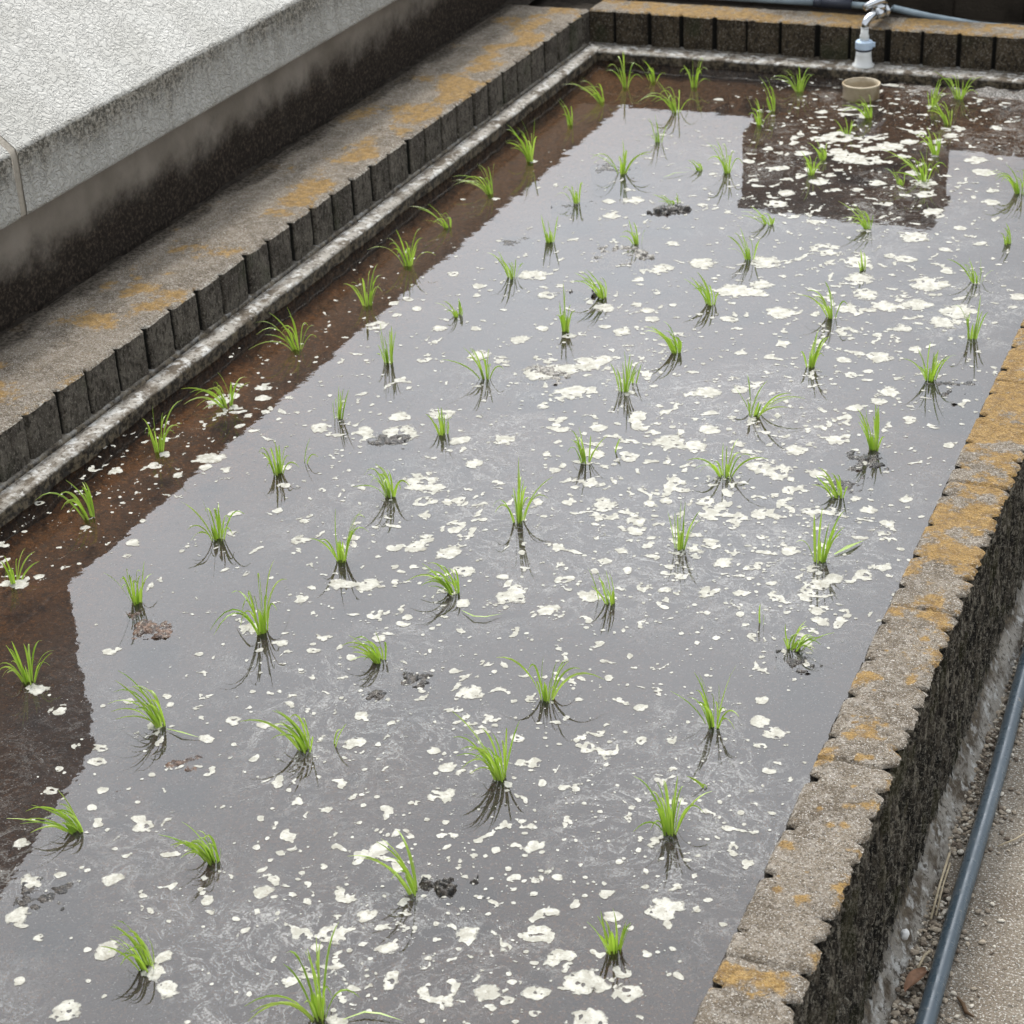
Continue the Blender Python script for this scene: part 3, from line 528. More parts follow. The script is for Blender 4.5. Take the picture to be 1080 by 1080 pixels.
def m_ground():
    k = NT('old_concrete_paving')
    base = k.mix(k.ramp(k.noise(5, 5), .35, .65), (.165, .135, .102), (.245, .21, .165))
    base = k.mix(k.math('MULTIPLY', k.ramp(k.voro(150), .34, .14), .55), base, (.46, .43, .38))
    base = k.mix(k.math('MULTIPLY', k.ramp(k.noise(210, 4, .7), .53, .62), .8), base, (.09, .078, .062))
    base = k.mix(k.math('MULTIPLY', k.ramp(k.noise(300, 3, .6), .56, .63), .75), base, (.60, .58, .53))
    base = k.mix(k.math('MULTIPLY', k.ramp(k.noise(17, 5, .7), .60, .68), .75), base, (.07, .052, .038))
    h = k.math('ADD', k.noise(140, 4, .65), k.math('MULTIPLY', k.noise(360, 2), .5))
    return k.done(k.bsdf(base, .92, k.bump(h, .004, 1.), .15))

def m_isl(name, cols, rough=.85):
    k = NT(name); isl = k.n('ShaderNodeNewGeometry').outputs['Random Per Island']
    base = k.mix(isl, cols[0], cols[1])
    base = k.mix(k.ramp(k.math('FRACT', k.math('MULTIPLY', isl, 5.7)), .6, .9), base, cols[2])
    return k.done(k.bsdf(base, rough, k.bump(k.noise(300, 3), .002, .7), .25))

def m_pipe():
    k = NT('dusty_grey_conduit')
    base = k.mix(k.ramp(k.noise(14, 4, .6, vec=k.co((1, .15, 1))), .35, .7), (.045, .068, .085), (.095, .122, .142))
    base = k.mix(k.math('MULTIPLY', k.ramp(k.noise(120, 4, .7), .58, .72), .5), base, (.32, .31, .28))
    base = k.mix(k.math('MULTIPLY', k.ramp(k.noise(30, 4, .7), .63, .70), .6), base, (.27, .23, .18))
    return k.done(k.bsdf(base, k.ramp(k.noise(50, 3), .3, .7, .22, .42), None, .6))

CAP, FACE, FACE_FAR, BLACK, LEDGE = m_cap(), m_face(0), m_face(1), m_black(), m_ledge()
STUCCO, FOUND, MUD_M, WATER_M, SCUM_M, LEAF = m_stucco(), m_foundation(), m_mud(), m_water(), m_scum(), m_leaf()
GROUND_M, PIPE_M = m_ground(), m_pipe()
CLOD = m_clod('black_wet_mud', (.014, .012, .010), (.075, .060, .046), (.58, .68))
CLOD_BROWN = m_clod('reddish_wet_debris', (.035, .018, .011), (.165, .095, .060), (.57, .66))
CLOD_PALE = m_clod('crusted_grey_mud', (.045, .038, .030), (.20, .175, .145), (.48, .58))
SEAL = m_simple('beige_sealant', (.40, .355, .29), .6, .3, .25, 30, .002)
WHITE_PVC = m_simple('white_pvc', (.80, .80, .77), .3, .5, .08, 25)
BEIGE_PVC = m_simple('yellowed_pvc', (.50, .42, .29), .35, .5, .45, 18, dark=(.24, .17, .09))
BLUE_PL = m_simple('pale_blue_plastic', (.56, .68, .82), .35, .5, .1, 40)
CHROME = m_simple('scratched_chrome', (.72, .73, .74), .18, .5, .15, 60, Metallic=1.0)
GREY_PVC = m_simple('weathered_grey_pvc', (.30, .37, .41), .4, .5, .3, 15)
DARK_PL = m_simple('dark_rubber', (.03, .035, .05), .5, .4)
BACK_M = m_simple('dark_brown_block', (.050, .040, .030), .9, .15, .5, 9, .004)
BROWN_M = m_simple('reflected_dark_brown', (.055, .038, .027), .7, .3, .4, 7, .003)
SOIL_M = m_simple('dark_dry_soil', (.06, .05, .04), .95, .1, .5, 40, .006)

# ------------------------------------------------------------------ the setting: ground, mud, water
V, F = [], []
nx, ny = 2, 2
g = 80.
gv = [(-g, -g, GROUND), (g, -g, GROUND), (g, g, GROUND), (-g, g, GROUND)]
tag(mesh_obj('ground', gv, [(0, 1, 2, 3)], GROUND_M), kind='structure')

# mud bed of the basin, rising out of the water along the far wall
xs = np.arange(-.02, W + .03, .012); ys = np.arange(NEAR, .03, .012)
X, Y = np.meshgrid(xs, ys, indexing='ij')
Z = -.172 + .016 * (fbm(X * 5, Y * 5, 4, 1) - .5) + .012 * (fbm(X * 22, Y * 22, 3, 2) - .5)
bank = sstep(-.34, -.1, Y + .10 * (fbm(X * 6, Y * 6, 3, 5) - .5)) * (.35 + .65 * sstep(.75, 1.0, X))
bank2 = np.exp(-(((X - .60) / .13) ** 2 + ((Y + .33) / .10) ** 2)) * .9
bank = np.maximum(bank, bank2 * (fbm(X * 9, Y * 9, 3, 7) > .38))
Z += bank * (.038 + .022 * (fbm(X * 40, Y * 40, 3, 3)))
side = sstep(.12, .02, X) * .018
Z += side * (.5 + fbm(X * 14, Y * 5, 3, 4))
rust = sstep(.34, .10, X + .16 * (fbm(X * 5, Y * 4, 3, 9) - .5)) * (.35 + .65 * sstep(-1.4, -2.6, Y))
mesh_obj('mud', np.stack([X, Y, Z], -1), grid_faces(*X.shape), MUD_M, smooth=True,
         attrs={'rust': rust.ravel(), 'bank': sstep(-.132, -.118, Z).ravel()})['kind'] = 'structure'

mesh_obj('water', [(-.01, NEAR, WATER), (W + .01, NEAR, WATER), (W + .01, .01, WATER), (-.01, .01, WATER)], [(0, 1, 2, 3)], WATER_M)['kind'] = 'structure'

# ------------------------------------------------------------------ block walls
def groove(s, pitch, w, depth, phase=0., seed=0, jit=.15):
    """depth of the vertical grooves along a block face at distance s"""
    k = np.floor((s - phase) / pitch + .5)
    r = _LAT[(k.astype(int) * 7 + seed) % 256, (k.astype(int) * 3 + 11 + seed) % 256]
    c = k * pitch + phase + (r - .5) * pitch * jit
    ww = w * (.6 + .9 * r)
    return depth * (.5 + .9 * _LAT[(k.astype(int) * 5 + seed + 3) % 256, 77]) * np.clip(1.25 - np.abs(s - c) / ww, 0, 1)

def disp_a(s, z, seed):      # inner faces: broad 100 mm ribs
    d = np.minimum(groove(s, .1, .0052, .020, 0., seed, .10), .0125)
    d = d + .0030 * fbm(s * 60, z * 40, 3, seed) + .0012 * fbm(s * 200, z * 200, 2, seed + 1)
    return d
def disp_b(s, z, seed):      # outer face: rough 50 mm split ribs
    d = groove(s, .05, .0055, .0115, .0, seed, .30)
    d = d + groove(s + .004 * (fbm(s * 3, z * 9, 3, seed + 5) - .5), .0165, .0050, .011, .004, seed + 9, .4) * (.45 + .9 * fbm(s * 30, z * 14, 3, seed + 6)) * sstep(.002, -.022, z)
    d = d + .008 * fbm(s * 70, z * 22, 4, seed) + .006 * fbm(s * 210, z * 120, 3, seed + 1)
    return d

def block_wall(name, origin, along, inward, length, thick, z_top, z_in, z_out, disp_in, disp_out, mats, joint_phase, seed, res, lichen, extra, parent):
    """a wall of concrete blocks: a top sheet, an inner face and an outer face, all rough; the inner face looks along -inward"""
    o = np.array(origin, float); a = np.array(along, float); w = np.array(inward, float)
    s = np.arange(0, length + res * .5, res); n = len(s)
    def pt(S, T, Zz): return o + S[..., None] * a + T[..., None] * w + Zz[..., None] * np.array((0, 0, 1.))
    # top sheet
    mt = int(thick / res) + 2
    t = np.linspace(0, 1, mt)
    S, Tn = np.meshgrid(s, t, indexing='ij')
    e0 = disp_in(s, np.full(n, z_top), seed); e1 = disp_out(s, np.full(n, z_top), seed + 40)
    T = e0[:, None] + (thick - e1 - e0)[:, None] * Tn
    ed0 = (T - e0[:, None]); ed1 = (thick - e1[:, None]) - T
    edge = np.minimum(ed0, ed1)
    Zt = z_top + .0035 * (fbm(S * 35, T * 35, 4, seed + 3) - .5) + .0022 * (fbm(S * 160, T * 160, 2, seed + 4) - .5)
    Zt -= .0045 * np.clip(1 - edge / .008, 0, 1) ** 2 * (.4 + 1.2 * fbm(S * 50, T * 20, 2, seed + 5))
    js = S + .008 * (fbm(S * 3, T * 40, 3, seed + 6) - .5)
    jd = np.abs(((js - joint_phase) / .4 + .5) % 1 - .5) * .4
    jm = np.clip(1.3 - jd / .0032, 0, 1)
    if extra.get('joints', 1): Zt -= jm * .0045 * (.5 + fbm(S * 4, T * 30, 2, seed + 8)) * extra.get('joints', 1)
    Pt = pt(S, T, Zt)
    L = lichen(Pt)
    pale = .22 + .35 * np.clip(1 - edge / .02, 0, 1) * (fbm(S * 12, T * 12, 3, seed + 9)) + extra.get('pale', 0.)
    grime_shade = np.maximum(jm * .62 * extra.get('joints', 1), extra.get('grime_shade', lambda P: 0 * P[..., 0])(Pt))
    mesh_obj('block_tops', Pt, grid_faces(n, mt, flip=extra.get('flip', False)), mats[0], parent, True,
             {'lichen': L.ravel(), 'pale': pale.ravel(), 'grime_shade': grime_shade.ravel()})
    # faces
    for nm, zb, d, base, sgn, m, sd in (('inner_face', z_in, disp_in, 0., 1, mats[1], seed), ('outer_face', z_out, disp_out, thick, -1, mats[2], seed + 40)):
        mz = int((z_top - zb) / (res * 1.3)) + 2
        z = np.linspace(z_top, zb, mz)
        S2, Z2 = np.meshgrid(s, z, indexing='ij')
        D = d(S2, Z2, sd)
        r = d(S2, np.full_like(Z2, z_top), sd)
        D = np.where(np.arange(mz)[None, :] == 0, r, D)
        Zz = Z2.copy(); Zz[:, 0] = Zt[:, 0] if sgn == 1 else Zt[:, -1]
        T2 = base + sgn * D
        c = extra.get('course')
        if c:
            T2 = T2 + sgn * .005 * np.clip(1.2 - np.abs(Z2 - c) / .005, 0, 1)
        P2 = pt(S2, T2, Zz)
        gg = np.clip((D - .0055) / .005, 0, 1) if sgn == 1 else np.clip((D - .0105) / .008, 0, 1)  # grooves darken with depth, their shade put into the colour
        pl = .12 + .30 * sstep(z_top - .012, z_top - .002, Z2)
        if 'pale_low' in extra and sgn == -1: pl = .05 + .9 * sstep(extra['pale_low'] + .07, extra['pale_low'] - .05, Z2 + .05 * (fbm(S2 * 7, Z2 * 7, 3, 5) - .5))
        fl = extra.get('flip', False)
        mesh_obj(nm, P2, grid_faces(n, mz, flip=(fl if sgn == -1 else not fl)), m, parent, True,
                 {'grime_shade': gg.ravel(), 'pale': pl.ravel()})

def spots(P, sites):
    v = np.zeros(P.shape[:-1])
    for x, y, r, a in sites:
        v = np.maximum(v, a * np.clip(1.25 - np.hypot(P[..., 0] - x, P[..., 1] - y) / r, 0, 1))
    return v

# right wall: black split ribs outside, ochre lichen thickest half way along
def lich_right(P):
    x, y = P[..., 0], P[..., 1]
    d = fbm(x * 16, y * 16, 4, 21)
    den = .36 + .48 * np.exp(-((y + 2.22) / .50) ** 2) + .12 * sstep(-2.2, -1.6, y) - .26 * sstep(-2.9, -3.3, y)
    v = sstep(.48 - den * .36, .86 - den * .36, d)
    rs = np.random.RandomState(3)
    st = [(W + .01 + .09 * rs.rand(), -4. + 1.7 * rs.rand(), .004 + .012 * rs.rand() ** 2, .9) for _ in range(42)]
    return np.clip(np.maximum(v * .95, spots(P, st) * 1.1), 0, 1)
wr = tag(empty('block_wall', (W, -2.4, 0)), 'low concrete block wall in the foreground with ochre lichen on top and a black ribbed outer side', 'wall', 'low block walls round the bed')
block_wall('block_wall', (W, NEAR - .3, 0), (0, 1, 0), (1, 0, 0), 5.2, .1096, 0., -.2, GROUND, disp_a, disp_b, (CAP, FACE, BLACK),
           (-3.798 - NEAR + .3) % .4, 5, .0035, lich_right, {'pale_low': -.315, 'course': -.195, 'joints': 1.0}, wr)
# mortar fillet at its foot
s = np.arange(NEAR - .3, .2, .015); t = np.linspace(0, 1, 9)
S, T = np.meshgrid(s, t, indexing='ij')
FX = W + .1096 - .014 + .038 * T + .014 * (fbm(S * 9, T * 3, 4, 14) - .5) + .006 * (fbm(S * 50, T * 9, 3, 15) - .5)
FZ = -.292 - .064 * T ** .8 + .035 * (1 - T) * (fbm(S * 5, T * 0, 3, 16) - .5) + .006 * (fbm(S * 45, T * 12, 3, 17) - .5)
fl = mesh_obj('mortar_footing', np.stack([FX, S, FZ], -1), grid_faces(*S.shape, flip=True), LEDGE, wr, True, {'grime_shade': (.55 * (1 - T) ** 2 + .12).ravel()})

# left wall: 100 mm blocks backed by rough concrete up to the building
def lich_left(P):
    x, y = P[..., 0], P[..., 1]
    d = fbm(x * 15, y * 12, 4, 31)
    den = .18 + .55 * np.exp(-((x + .07) / .055) ** 2) * sstep(-2.4, -1.2, y) + .16 * np.exp(-((x + .08) / .05) ** 2)
    v = sstep(.50 - den * .36, .90 - den * .36, d)
    return np.clip(v * .95, 0, 1)
wl = tag(empty('block_wall', (0, -2.0, 0)), 'wide low block wall on the left between the building and the water, grey top with ochre patches', 'wall', 'low block walls round the bed')
flat = lambda s, z, seed: .004 * fbm(s * 20, z * 20, 3, seed)
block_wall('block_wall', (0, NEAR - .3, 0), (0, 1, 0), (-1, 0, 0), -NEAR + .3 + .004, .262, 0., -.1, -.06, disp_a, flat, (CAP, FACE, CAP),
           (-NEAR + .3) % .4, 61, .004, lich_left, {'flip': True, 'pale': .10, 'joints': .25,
           'grime_shade': lambda P: .95 * sstep(-.175, -.25, P[..., 0] + .07 * (fbm(P[..., 0] * 18, P[..., 1] * 9, 4, 33) - .5))}, wl)  # building side darkened: dirt plus the building's cast shadow put into the colour

# far wall
def lich_far(P):
    x, y = P[..., 0], P[..., 1]
    d = fbm(x * 14, y * 14, 4, 41)
    return np.clip(.30 + .6 * sstep(.25, .65, d), 0, 1)
wf = tag(empty('block_wall', (.8, 0, 0)), 'far low block wall of dark brown ribbed blocks with tan lichen on top behind the tap', 'wall', 'low block walls round the bed')
block_wall('block_wall', (0, 0, 0), (1, 0, 0), (0, 1, 0), W + .1, .135, 0., -.12, -.3, lambda s, z, sd: disp_a(s - .079, z, sd), flat, (CAP, FACE_FAR, FACE),
           .079, 91, .004, lich_far, {'flip': True, 'joints': .6, 'pale': .05}, wf)
# near wall, behind the bottom edge of the picture
wn = tag(empty('block_wall', (.8, NEAR, 0)), 'near low block wall closing the bed at the viewer end', 'wall', 'low block walls round the bed')
block_wall('block_wall', (0, NEAR, 0), (1, 0, 0), (0, -1, 0), W + .0, .11, 0., -.2, GROUND, disp_a, disp_b, (CAP, FACE, BLACK),
           .1, 131, .012, lich_left, {'joints': .6}, wn)

# mortar ledges at the foot of the inner faces, just above the water
def ledge(name, o, along, out, length, w, drop, seed, parent, flip, lift=0.):
    o = np.array(o, float); a = np.array(along, float); q = np.array(out, float)
    s = np.arange(0, length, .008)
    prof = np.array([(-.012, .004), (.0015, .003), (.004, -.008), (.009, -.010), (.012, -.001), (.02, .002), (.032, .001), (.045, .0), (.96, 0)])
    p = [(-.012, .002), (.002, .000), (.005, -.010), (.010, -.011), (.014, .0), (.024, .001), (.034, .0), (w - .008, -.001), (w - .002, -.003), (w, -.008), (w - .002, -.020), (w, -drop - .02), (w + .002, -drop - .05)]
    p = np.array(p); k = len(p)
    S = np.repeat(s[:, None], k, 1); Tt = np.repeat(p[None, :, 0], len(s), 0); Zz = np.repeat(p[None, :, 1], len(s), 0)
    n1 = fbm(S * 22, Tt * 60, 4, seed) - .5; n2 = fbm(S * 4, Tt * 3, 3, seed + 1) - .5
    m = (Tt > 0.0)
    Tt = Tt + m * (.010 * n1 + .010 * n2); Zz = Zz + m * (.007 * n1 + .003 * n2) + lift
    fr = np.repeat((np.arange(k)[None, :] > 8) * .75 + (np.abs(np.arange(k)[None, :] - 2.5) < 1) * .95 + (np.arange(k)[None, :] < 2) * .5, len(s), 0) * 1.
    P = o + S[..., None] * a + Tt[..., None] * q + Zz[..., None] * np.array((0, 0, 1.))
    mesh_obj(name, P, grid_faces(*S.shape, flip=flip), LEDGE, parent, True, {'grime_shade': fr.ravel()})
ledge('mortar_ledge', (0, NEAR, -.0925), (0, 1, 0), (1, 0, 0), -NEAR - .028, .054, .033, 51, wl, False)
ledge('mortar_ledge', (0, 0, -.0965), (1, 0, 0), (0, -1, 0), W - .002, .078, .03, 55, wf, False)

# ------------------------------------------------------------------ the building on the left
bd = tag(empty('building_wall', (-.3, -2.0, GROUND)), 'white stippled building wall on the left flaring out over a dark stained foundation', 'building')
E0, E1 = NEAR - .8, 1.2
JY = -2.452          # sealant joint
TILT = R(50)
def panel(y0, y1, seed):
    s = np.arange(y0, y1 + .001, .012)
    # profile: soffit, band, rounded bend, slope, flat top
    pr = [(-.33, .205), (-.246, .205), (-.240, .2065), (-.239, .212)] + [(-.2385 , .212 + .115 * i / 10) for i in range(1, 11)]
    for i in range(1, 6): 
        an = i / 5. * TILT; pr.append((-.2385 - .018 * (1 - math.cos(an)), .327 + .018 * math.sin(an)))
    x, z = pr[-1]
    for i in range(1, 15): pr.append((x - .305 * i / 14., z + .305 / math.tan(TILT) * i / 14.))
    x, z = pr[-1]; pr += [(x - .01, z + .003), (x - .5, z + .01)]
    pr = np.array(pr); k = len(pr)
    S = np.repeat(s[:, None], k, 1)
    X = np.repeat(pr[None, :, 0], len(s), 0); Zz = np.repeat(pr[None, :, 1], len(s), 0)
    wv = (fbm(S * 7, Zz * 4, 3, seed) - .5)
    on = (np.arange(k) > 3)[None, :]
    X = X + on * .005 * wv + .002 * on * (fbm(S * 40, Zz * 40, 2, seed + 1) - .5)
    Zz = Zz + .005 * ((np.arange(k) >= 12) & (np.arange(k) < 20))[None, :] * (fbm(S * 6, S * 0, 3, seed + 2) - .5)
    band = (np.arange(k) >= 2) & (np.arange(k) < 15)
    gr = np.where(band[None, :], .34 + .75 * np.clip((Zz - .212) / .115, 0, 1) ** 2 * (.3 + fbm(S * 5, S * 0, 3, seed + 3)), 0)
    gr = gr + ((np.arange(k) >= 15) & (np.arange(k) < 18))[None, :] * .55 
    gr[:, :2] = .9  # underside of the panel darkened in the colour
    st = np.zeros_like(X)
    st = np.maximum(st, .8 * np.clip(1.2 - np.abs(S + 1.735 + .25 * (Zz - .36)) / .006, 0, 1) * sstep(.345, .352, Zz) * sstep(.392, .38, Zz))
    return np.stack([X, S, Zz], -1), grid_faces(*S.shape, flip=False), {'grime_shade': gr.ravel(), 'stain': st.ravel()}
for a, b, sd in ((E0, JY - .007, 71), (JY + .007, E1, 72)):
    P, f, at = panel(a, b, sd)
    mesh_obj('wall_panel', P, f, STUCCO, bd, True, at)
# recessed sealant joint
pr = [(-.2415, .2075), (-.2405, .322)] + [(-.2440 - .29 * i / 6, .3385 + .29 / math.tan(TILT) * i / 6) for i in range(7)]
V, F = [], []
for i, (x, z) in enumerate(pr): V += [(x, JY - .010, z), (x, JY + .010, z)]
for i in range(len(pr) - 1): F.append((2 * i, 2 * i + 1, 2 * i + 3, 2 * i + 2))
mesh_obj('sealant_joint', V, F, SEAL, bd, True)
# foundation
s = np.arange(E0, E1, .02); z = np.linspace(-.36, .215, 40)
S, Zf = np.meshgrid(s, z, indexing='ij')
Xf = -.285 + .004 * (fbm(S * 8, Zf * 8, 3, 81) - .5) - .006 * np.clip(1.2 - np.abs(S + 2.56) / .005, 0, 1)
gf = sstep(.185, .02, Zf - .03 * sstep(-2.5, -.5, S)) * 1.1 + .9 * np.clip(1.1 - np.abs(S + 2.56) / .006, 0, 1)
mesh_obj('foundation', np.stack([Xf, S, Zf], -1), grid_faces(*S.shape, flip=False), FOUND, bd, True, {'grime_shade': gf.ravel()})
# unseen tall dark block beyond the left edge, added to mirror dark in water
V, F = [], []
box(V, F, -1.9, -.86, E0, -1.72, -.36, 1.35)
V[5:7] = [(-.86, E0, 2.6), (-.86, -1.72, 1.42)]; V[4] = (-1.9, E0, 2.6); V[7] = (-1.9, -1.72, 1.42)
mesh_obj('reflected_block', V, F, BROWN_M, bd)
# strip of dry soil and rubbish in the gap
s = np.arange(NEAR, .35, .01); t = np.linspace(-.29, -.225, 10)
S, T = np.meshgrid(s, t, indexing='ij')
ZZ = -.012 - .006 * sstep(-.25, -.23, T) + .026 * (fbm(S * 26, T * 26, 4, 86) - .45) * sstep(-.222, -.235, T)
tag(mesh_obj('soil', np.stack([T, S, ZZ], -1), grid_faces(*S.shape, flip=True), SOIL_M, None, True), kind='structure')
V, F = [], []
box(V, F, -.3, 3.5, .136, .32, -.36, -.045)
tag(mesh_obj('soil', V, F, SOIL_M), kind='structure')

# ------------------------------------------------------------------ behind the far wall
V, F = [], []
for k in range(-1, 20):
    x0 = -.6 + k * .2 + .003; 
    box(V, F, x0, x0 + .193, .315 + .002 * (k % 3), .45, -.36, (.135 if k < 8 else .190) + .002 * (k % 2))
box(V, F, -.84, 3.4, .323, .44, -.36, .128)
bk = tag(mesh_obj('back_wall', V, F, BACK_M), 'dark brown block wall standing behind the far wall of the bed', 'wall')
bx = empty('reflection_box', (.70, .56, .137)); tag(bx, 'dark brown box out of view behind the tap, added for its mirror image in the water', 'box')  # unseen box, added for the dark reflection it gives in the water
V, F = [], []
for i in range(3): box(V, F, .37, .965, .46 + .001 * (i % 2), .70, .195 + i * .076, .195 + i * .076 + .073)
for x in (.40, .66, .92): box(V, F, x, x + .03, .47, .69, .120, .196)
mesh_obj('board_side', V, F, BROWN_M, bx)
V, F = [], []; box(V, F, .36, .975, .45, .71, .4235, .442); mesh_obj('lid', V, F, BROWN_M, bx)
bx.location.y += -.12   # overhangs the back wall a little

sp = empty('supply_pipe', (.6, .17, .01)); tag(sp, 'thin blue grey water pipe lying along the back of the far wall', 'pipe')
V, F = [], []; tube(V, F, [(-.25, .150, .026), (.2, .150, .022), (.64, .158, .020)], .0105); mesh_obj('pipe_length', V, F, GREY_PVC, sp, True)
V, F = [], []; tube(V, F, [(.655, .157, .019), (.74, .157, .019)], .0145); tube(V, F, [(.63, .157, .019), (.656, .157, .019)], .013); mesh_obj('coupling', V, F, DARK_PL, sp, True)
V, F = [], []; tube(V, F, [(.74, .157, .019), (.86, .160, .016), (.96, .170, -.004), (1.1, .20, -.028), (1.5, .22, -.04)], .0095); mesh_obj('pipe_length', V, F, GREY_PVC, sp, True)

tp = empty('garden_tap', (.826, -.03, -.105)); tag(tp, 'chrome garden tap with pale blue hose collar and white pipe hanging over the far wall', 'tap')
V, F = [], []
tube(V, F, [(.850, .157, .018), (.850, .12, .026), (.848, .06, .031), (.842, .02, .034)], [.013, .014, .016, .016])
tube(V, F, [(.850, .075, .030), (.850, .068, .030)], .021)
tube(V, F, [(.842, .03, .033), (.836, .0, .034), (.830, -.022, .030), (.826, -.033, .018), (.825, -.035, .006)], [.0125, .013, .0125, .0115, .0115])
lathe(V, F, (.846, .045, .030), [(0, .015), (.014, .015), (.016, .018), (.024, .018), (.027, .010), (.034, .008)], 20, (0, 0, 1))
mesh_obj('tap_body', V, F, CHROME, tp, True)
V, F = [], []
tube(V, F, [(.812, .006, .052), (.828, .022, .061), (.846, .044, .066), (.862, .056, .064)], [.009, .0105, .012, .011])
mesh_obj('handle', V, F, CHROME, tp, True)
V, F = [], []
lathe(V, F, (.825, -.035, -.026), [(0, .013), (.014, .013), (.018, .0105), (.036, .0105)], 20); mesh_obj('nozzle', V, F, WHITE_PVC, tp, True)
V, F = [], []
lathe(V, F, (.825, -.035, -.050), [(0, .021), (.002, .024), (.02, .024), (.023, .0215), (.0245, .014)], 28)
box(V, F, .847, .856, -.039, -.031, -.042, -.030)
mesh_obj('hose_collar', V, F, BLUE_PL, tp, False)
V, F = [], []; lathe(V, F, (.825, -.035, -.0545), [(0, .0215), (.0042, .0215)], 28); mesh_obj('seal_ring', V, F, DARK_PL, tp, False)
V, F = [], []
lathe(V, F, (.825, -.035, -.1015), [(0, .029), (.001, .0305), (.009, .0305), (.011, .0245), (.034, .0215), (.0468, .021)], 28); mesh_obj('white_sleeve', V, F, WHITE_PVC, tp, True)

dp = empty('drain_pipe', (.868, -.232, -.17)); tag(dp, 'open beige plastic drain pipe standing in the water below the tap', 'pipe')
V, F = [], []
lathe(V, F, (.868, -.232, -.19), [(0, .049), (.096, .049), (.0995, .0515), (.1035, .0515), (.1045, .050), (.1045, .0465), (.09, .0455), (0, .0455)], 48, closed=False)
mesh_obj('pipe_length', V, F, BEIGE_PVC, dp, True)

# ------------------------------------------------------------------ conduit and litter beside the right wall
V, F = [], []
p0 = np.array((1.739, -2.735)); dd = (np.array((1.7575, -3.452)) - p0); dd /= np.linalg.norm(dd)
pts = []
for i in range(60):
    u = -2.6 + i * .085
    q = p0 + dd * u; pts.append((q[0] + .0022 * math.sin(u * 3.1) + .001 * math.sin(u * 9), q[1], GROUND + .0142))
tube(V, F, pts, .0130, 24)
tag(mesh_obj('conduit', V, F, PIPE_M, None, True), 'long blue grey plastic conduit lying on the paving beside the black wall', 'pipe')

rng = np.random.RandomState(8)
def pebble(V, F, x, y, z, r, rng, fl=.6):
    b = len(V); n = 6
    a = rng.rand() * 6.28; e = .55 + .45 * rng.rand(); ca, sa = math.cos(a), math.sin(a)
    for zz, k in ((-.6, .6), (.0, 1.), (.55, .65)):
        for i in range(n):
            t = 6.283 * i / n; rr = r * k * (.75 + .5 * rng.rand()); px, py = rr * math.cos(t), rr * e * math.sin(t)
            V.append((x + ca * px - sa * py, y + sa * px + ca * py, z + r * fl * zz))
    V.append((x, y, z + r * fl * .8))
    for l in range(2):
        for i in range(n): F.append((b + l * n + i, b + l * n + (i + 1) % n, b + (l + 1) * n + (i + 1) % n, b + (l + 1) * n + i))
    for i in range(n): F.append((b + 2 * n + i, b + 2 * n + (i + 1) % n, b + 3 * n))
V, F = [], []
for i in range(6500):
    y = NEAR + (4.0) * rng.rand()
    xc = 1.7385 + (-2.735 - y) * .0258
    x = xc - .010 - .036 * rng.rand() ** .8 if rng.rand() < .86 else xc + .014 + .05 * rng.rand() ** 2.5
    if vnoise(y * 14, x * 9) < .35: continue
    r = .0014 + .0046 * rng.rand() ** 1.6
    pebble(V, F, x, y, GROUND + r * .35 + (.004 * rng.rand() if x < xc else 0), r, rng)
tag(mesh_obj('gravel', V, F, m_isl('gravel_and_husks', ((.13, .10, .075), (.44, .37, .28), (.62, .57, .48)))), kind='stuff')
# dry stalks and leaf
STRAW = m_simple('dry_straw', (.52, .43, .29), .7, .3, .3, 50)
def straw(pts, r, label):
    V, F = [], []
    tube(V, F, pts, r, 7); tag(mesh_obj('dry_straw', V, F, STRAW, None, True), label, 'straw', 'dry straw beside the conduit')
straw([(1.722, -3.26, GROUND + .012), (1.719, -3.19, GROUND + .016), (1.717, -3.11, GROUND + .014)], .0018, 'longest pale dry straw lying in the gravel against the left of the conduit')
straw([(1.727, -3.25, GROUND + .012), (1.723, -3.185, GROUND + .013), (1.722, -3.13, GROUND + .012)], .0014, 'shorter dry straw lying parallel between the longest straw and the conduit')
straw([(1.778, -3.06, GROUND + .006), (1.80, -3.035, GROUND + .007), (1.818, -3.0, GROUND + .006)], .0013, 'thin pale straw on the paving just right of the conduit')
straw([(1.726, -3.375, GROUND + .010), (1.731, -3.345, GROUND + .018), (1.735, -3.33, GROUND + .014)], .002, 'curved straw beside the curled brown leaf at the foot of the wall')
V = []
for i in range(9):
    u = i / 8.
    for j in range(5):
        v = (j - 2) / 2.; wd = .009 * math.sin(math.pi * (.08 + .86 * u))
        V.append((1.722 + .018 * u + wd * v, -3.42 + .05 * u - .3 * wd * v, GROUND + .014 + .006 * math.sin(3 * u) + .006 * v * v))
V = np.array(V)
tag(mesh_obj('dead_leaf', V, grid_faces(9, 5, flip=True), m_simple('brown_leaf', (.24, .13, .075), .7, .3, .4, 90), None, True), 'curled reddish brown dead leaf between the wall foot and the conduit', 'leaf')
V, F = [], []
tube(V, F, [(1.787, -3.395, GROUND + .004), (1.797, -3.408, GROUND + .006), (1.803, -3.42, GROUND + .005), (1.815, -3.425, GROUND + .004)], [.0015, .003, .003, .001], 7)
tag(mesh_obj('twig', V, F, m_simple('dark_twig', (.09, .055, .03), .8, .2), None, True), 'short dark bent twig on the paving right of the conduit', 'twig')
V, F = [], []
pebble(V, F, W + .1096 + .012, -3.36, -.290, .0085, np.random.RandomState(5), 1.1)
tag(mesh_obj('pebble', V, F, m_simple('white_pebble', (.72, .71, .68), .7, .3, .1), None, True), 'white pebble stuck on the mortar at the foot of the black wall', 'stone')

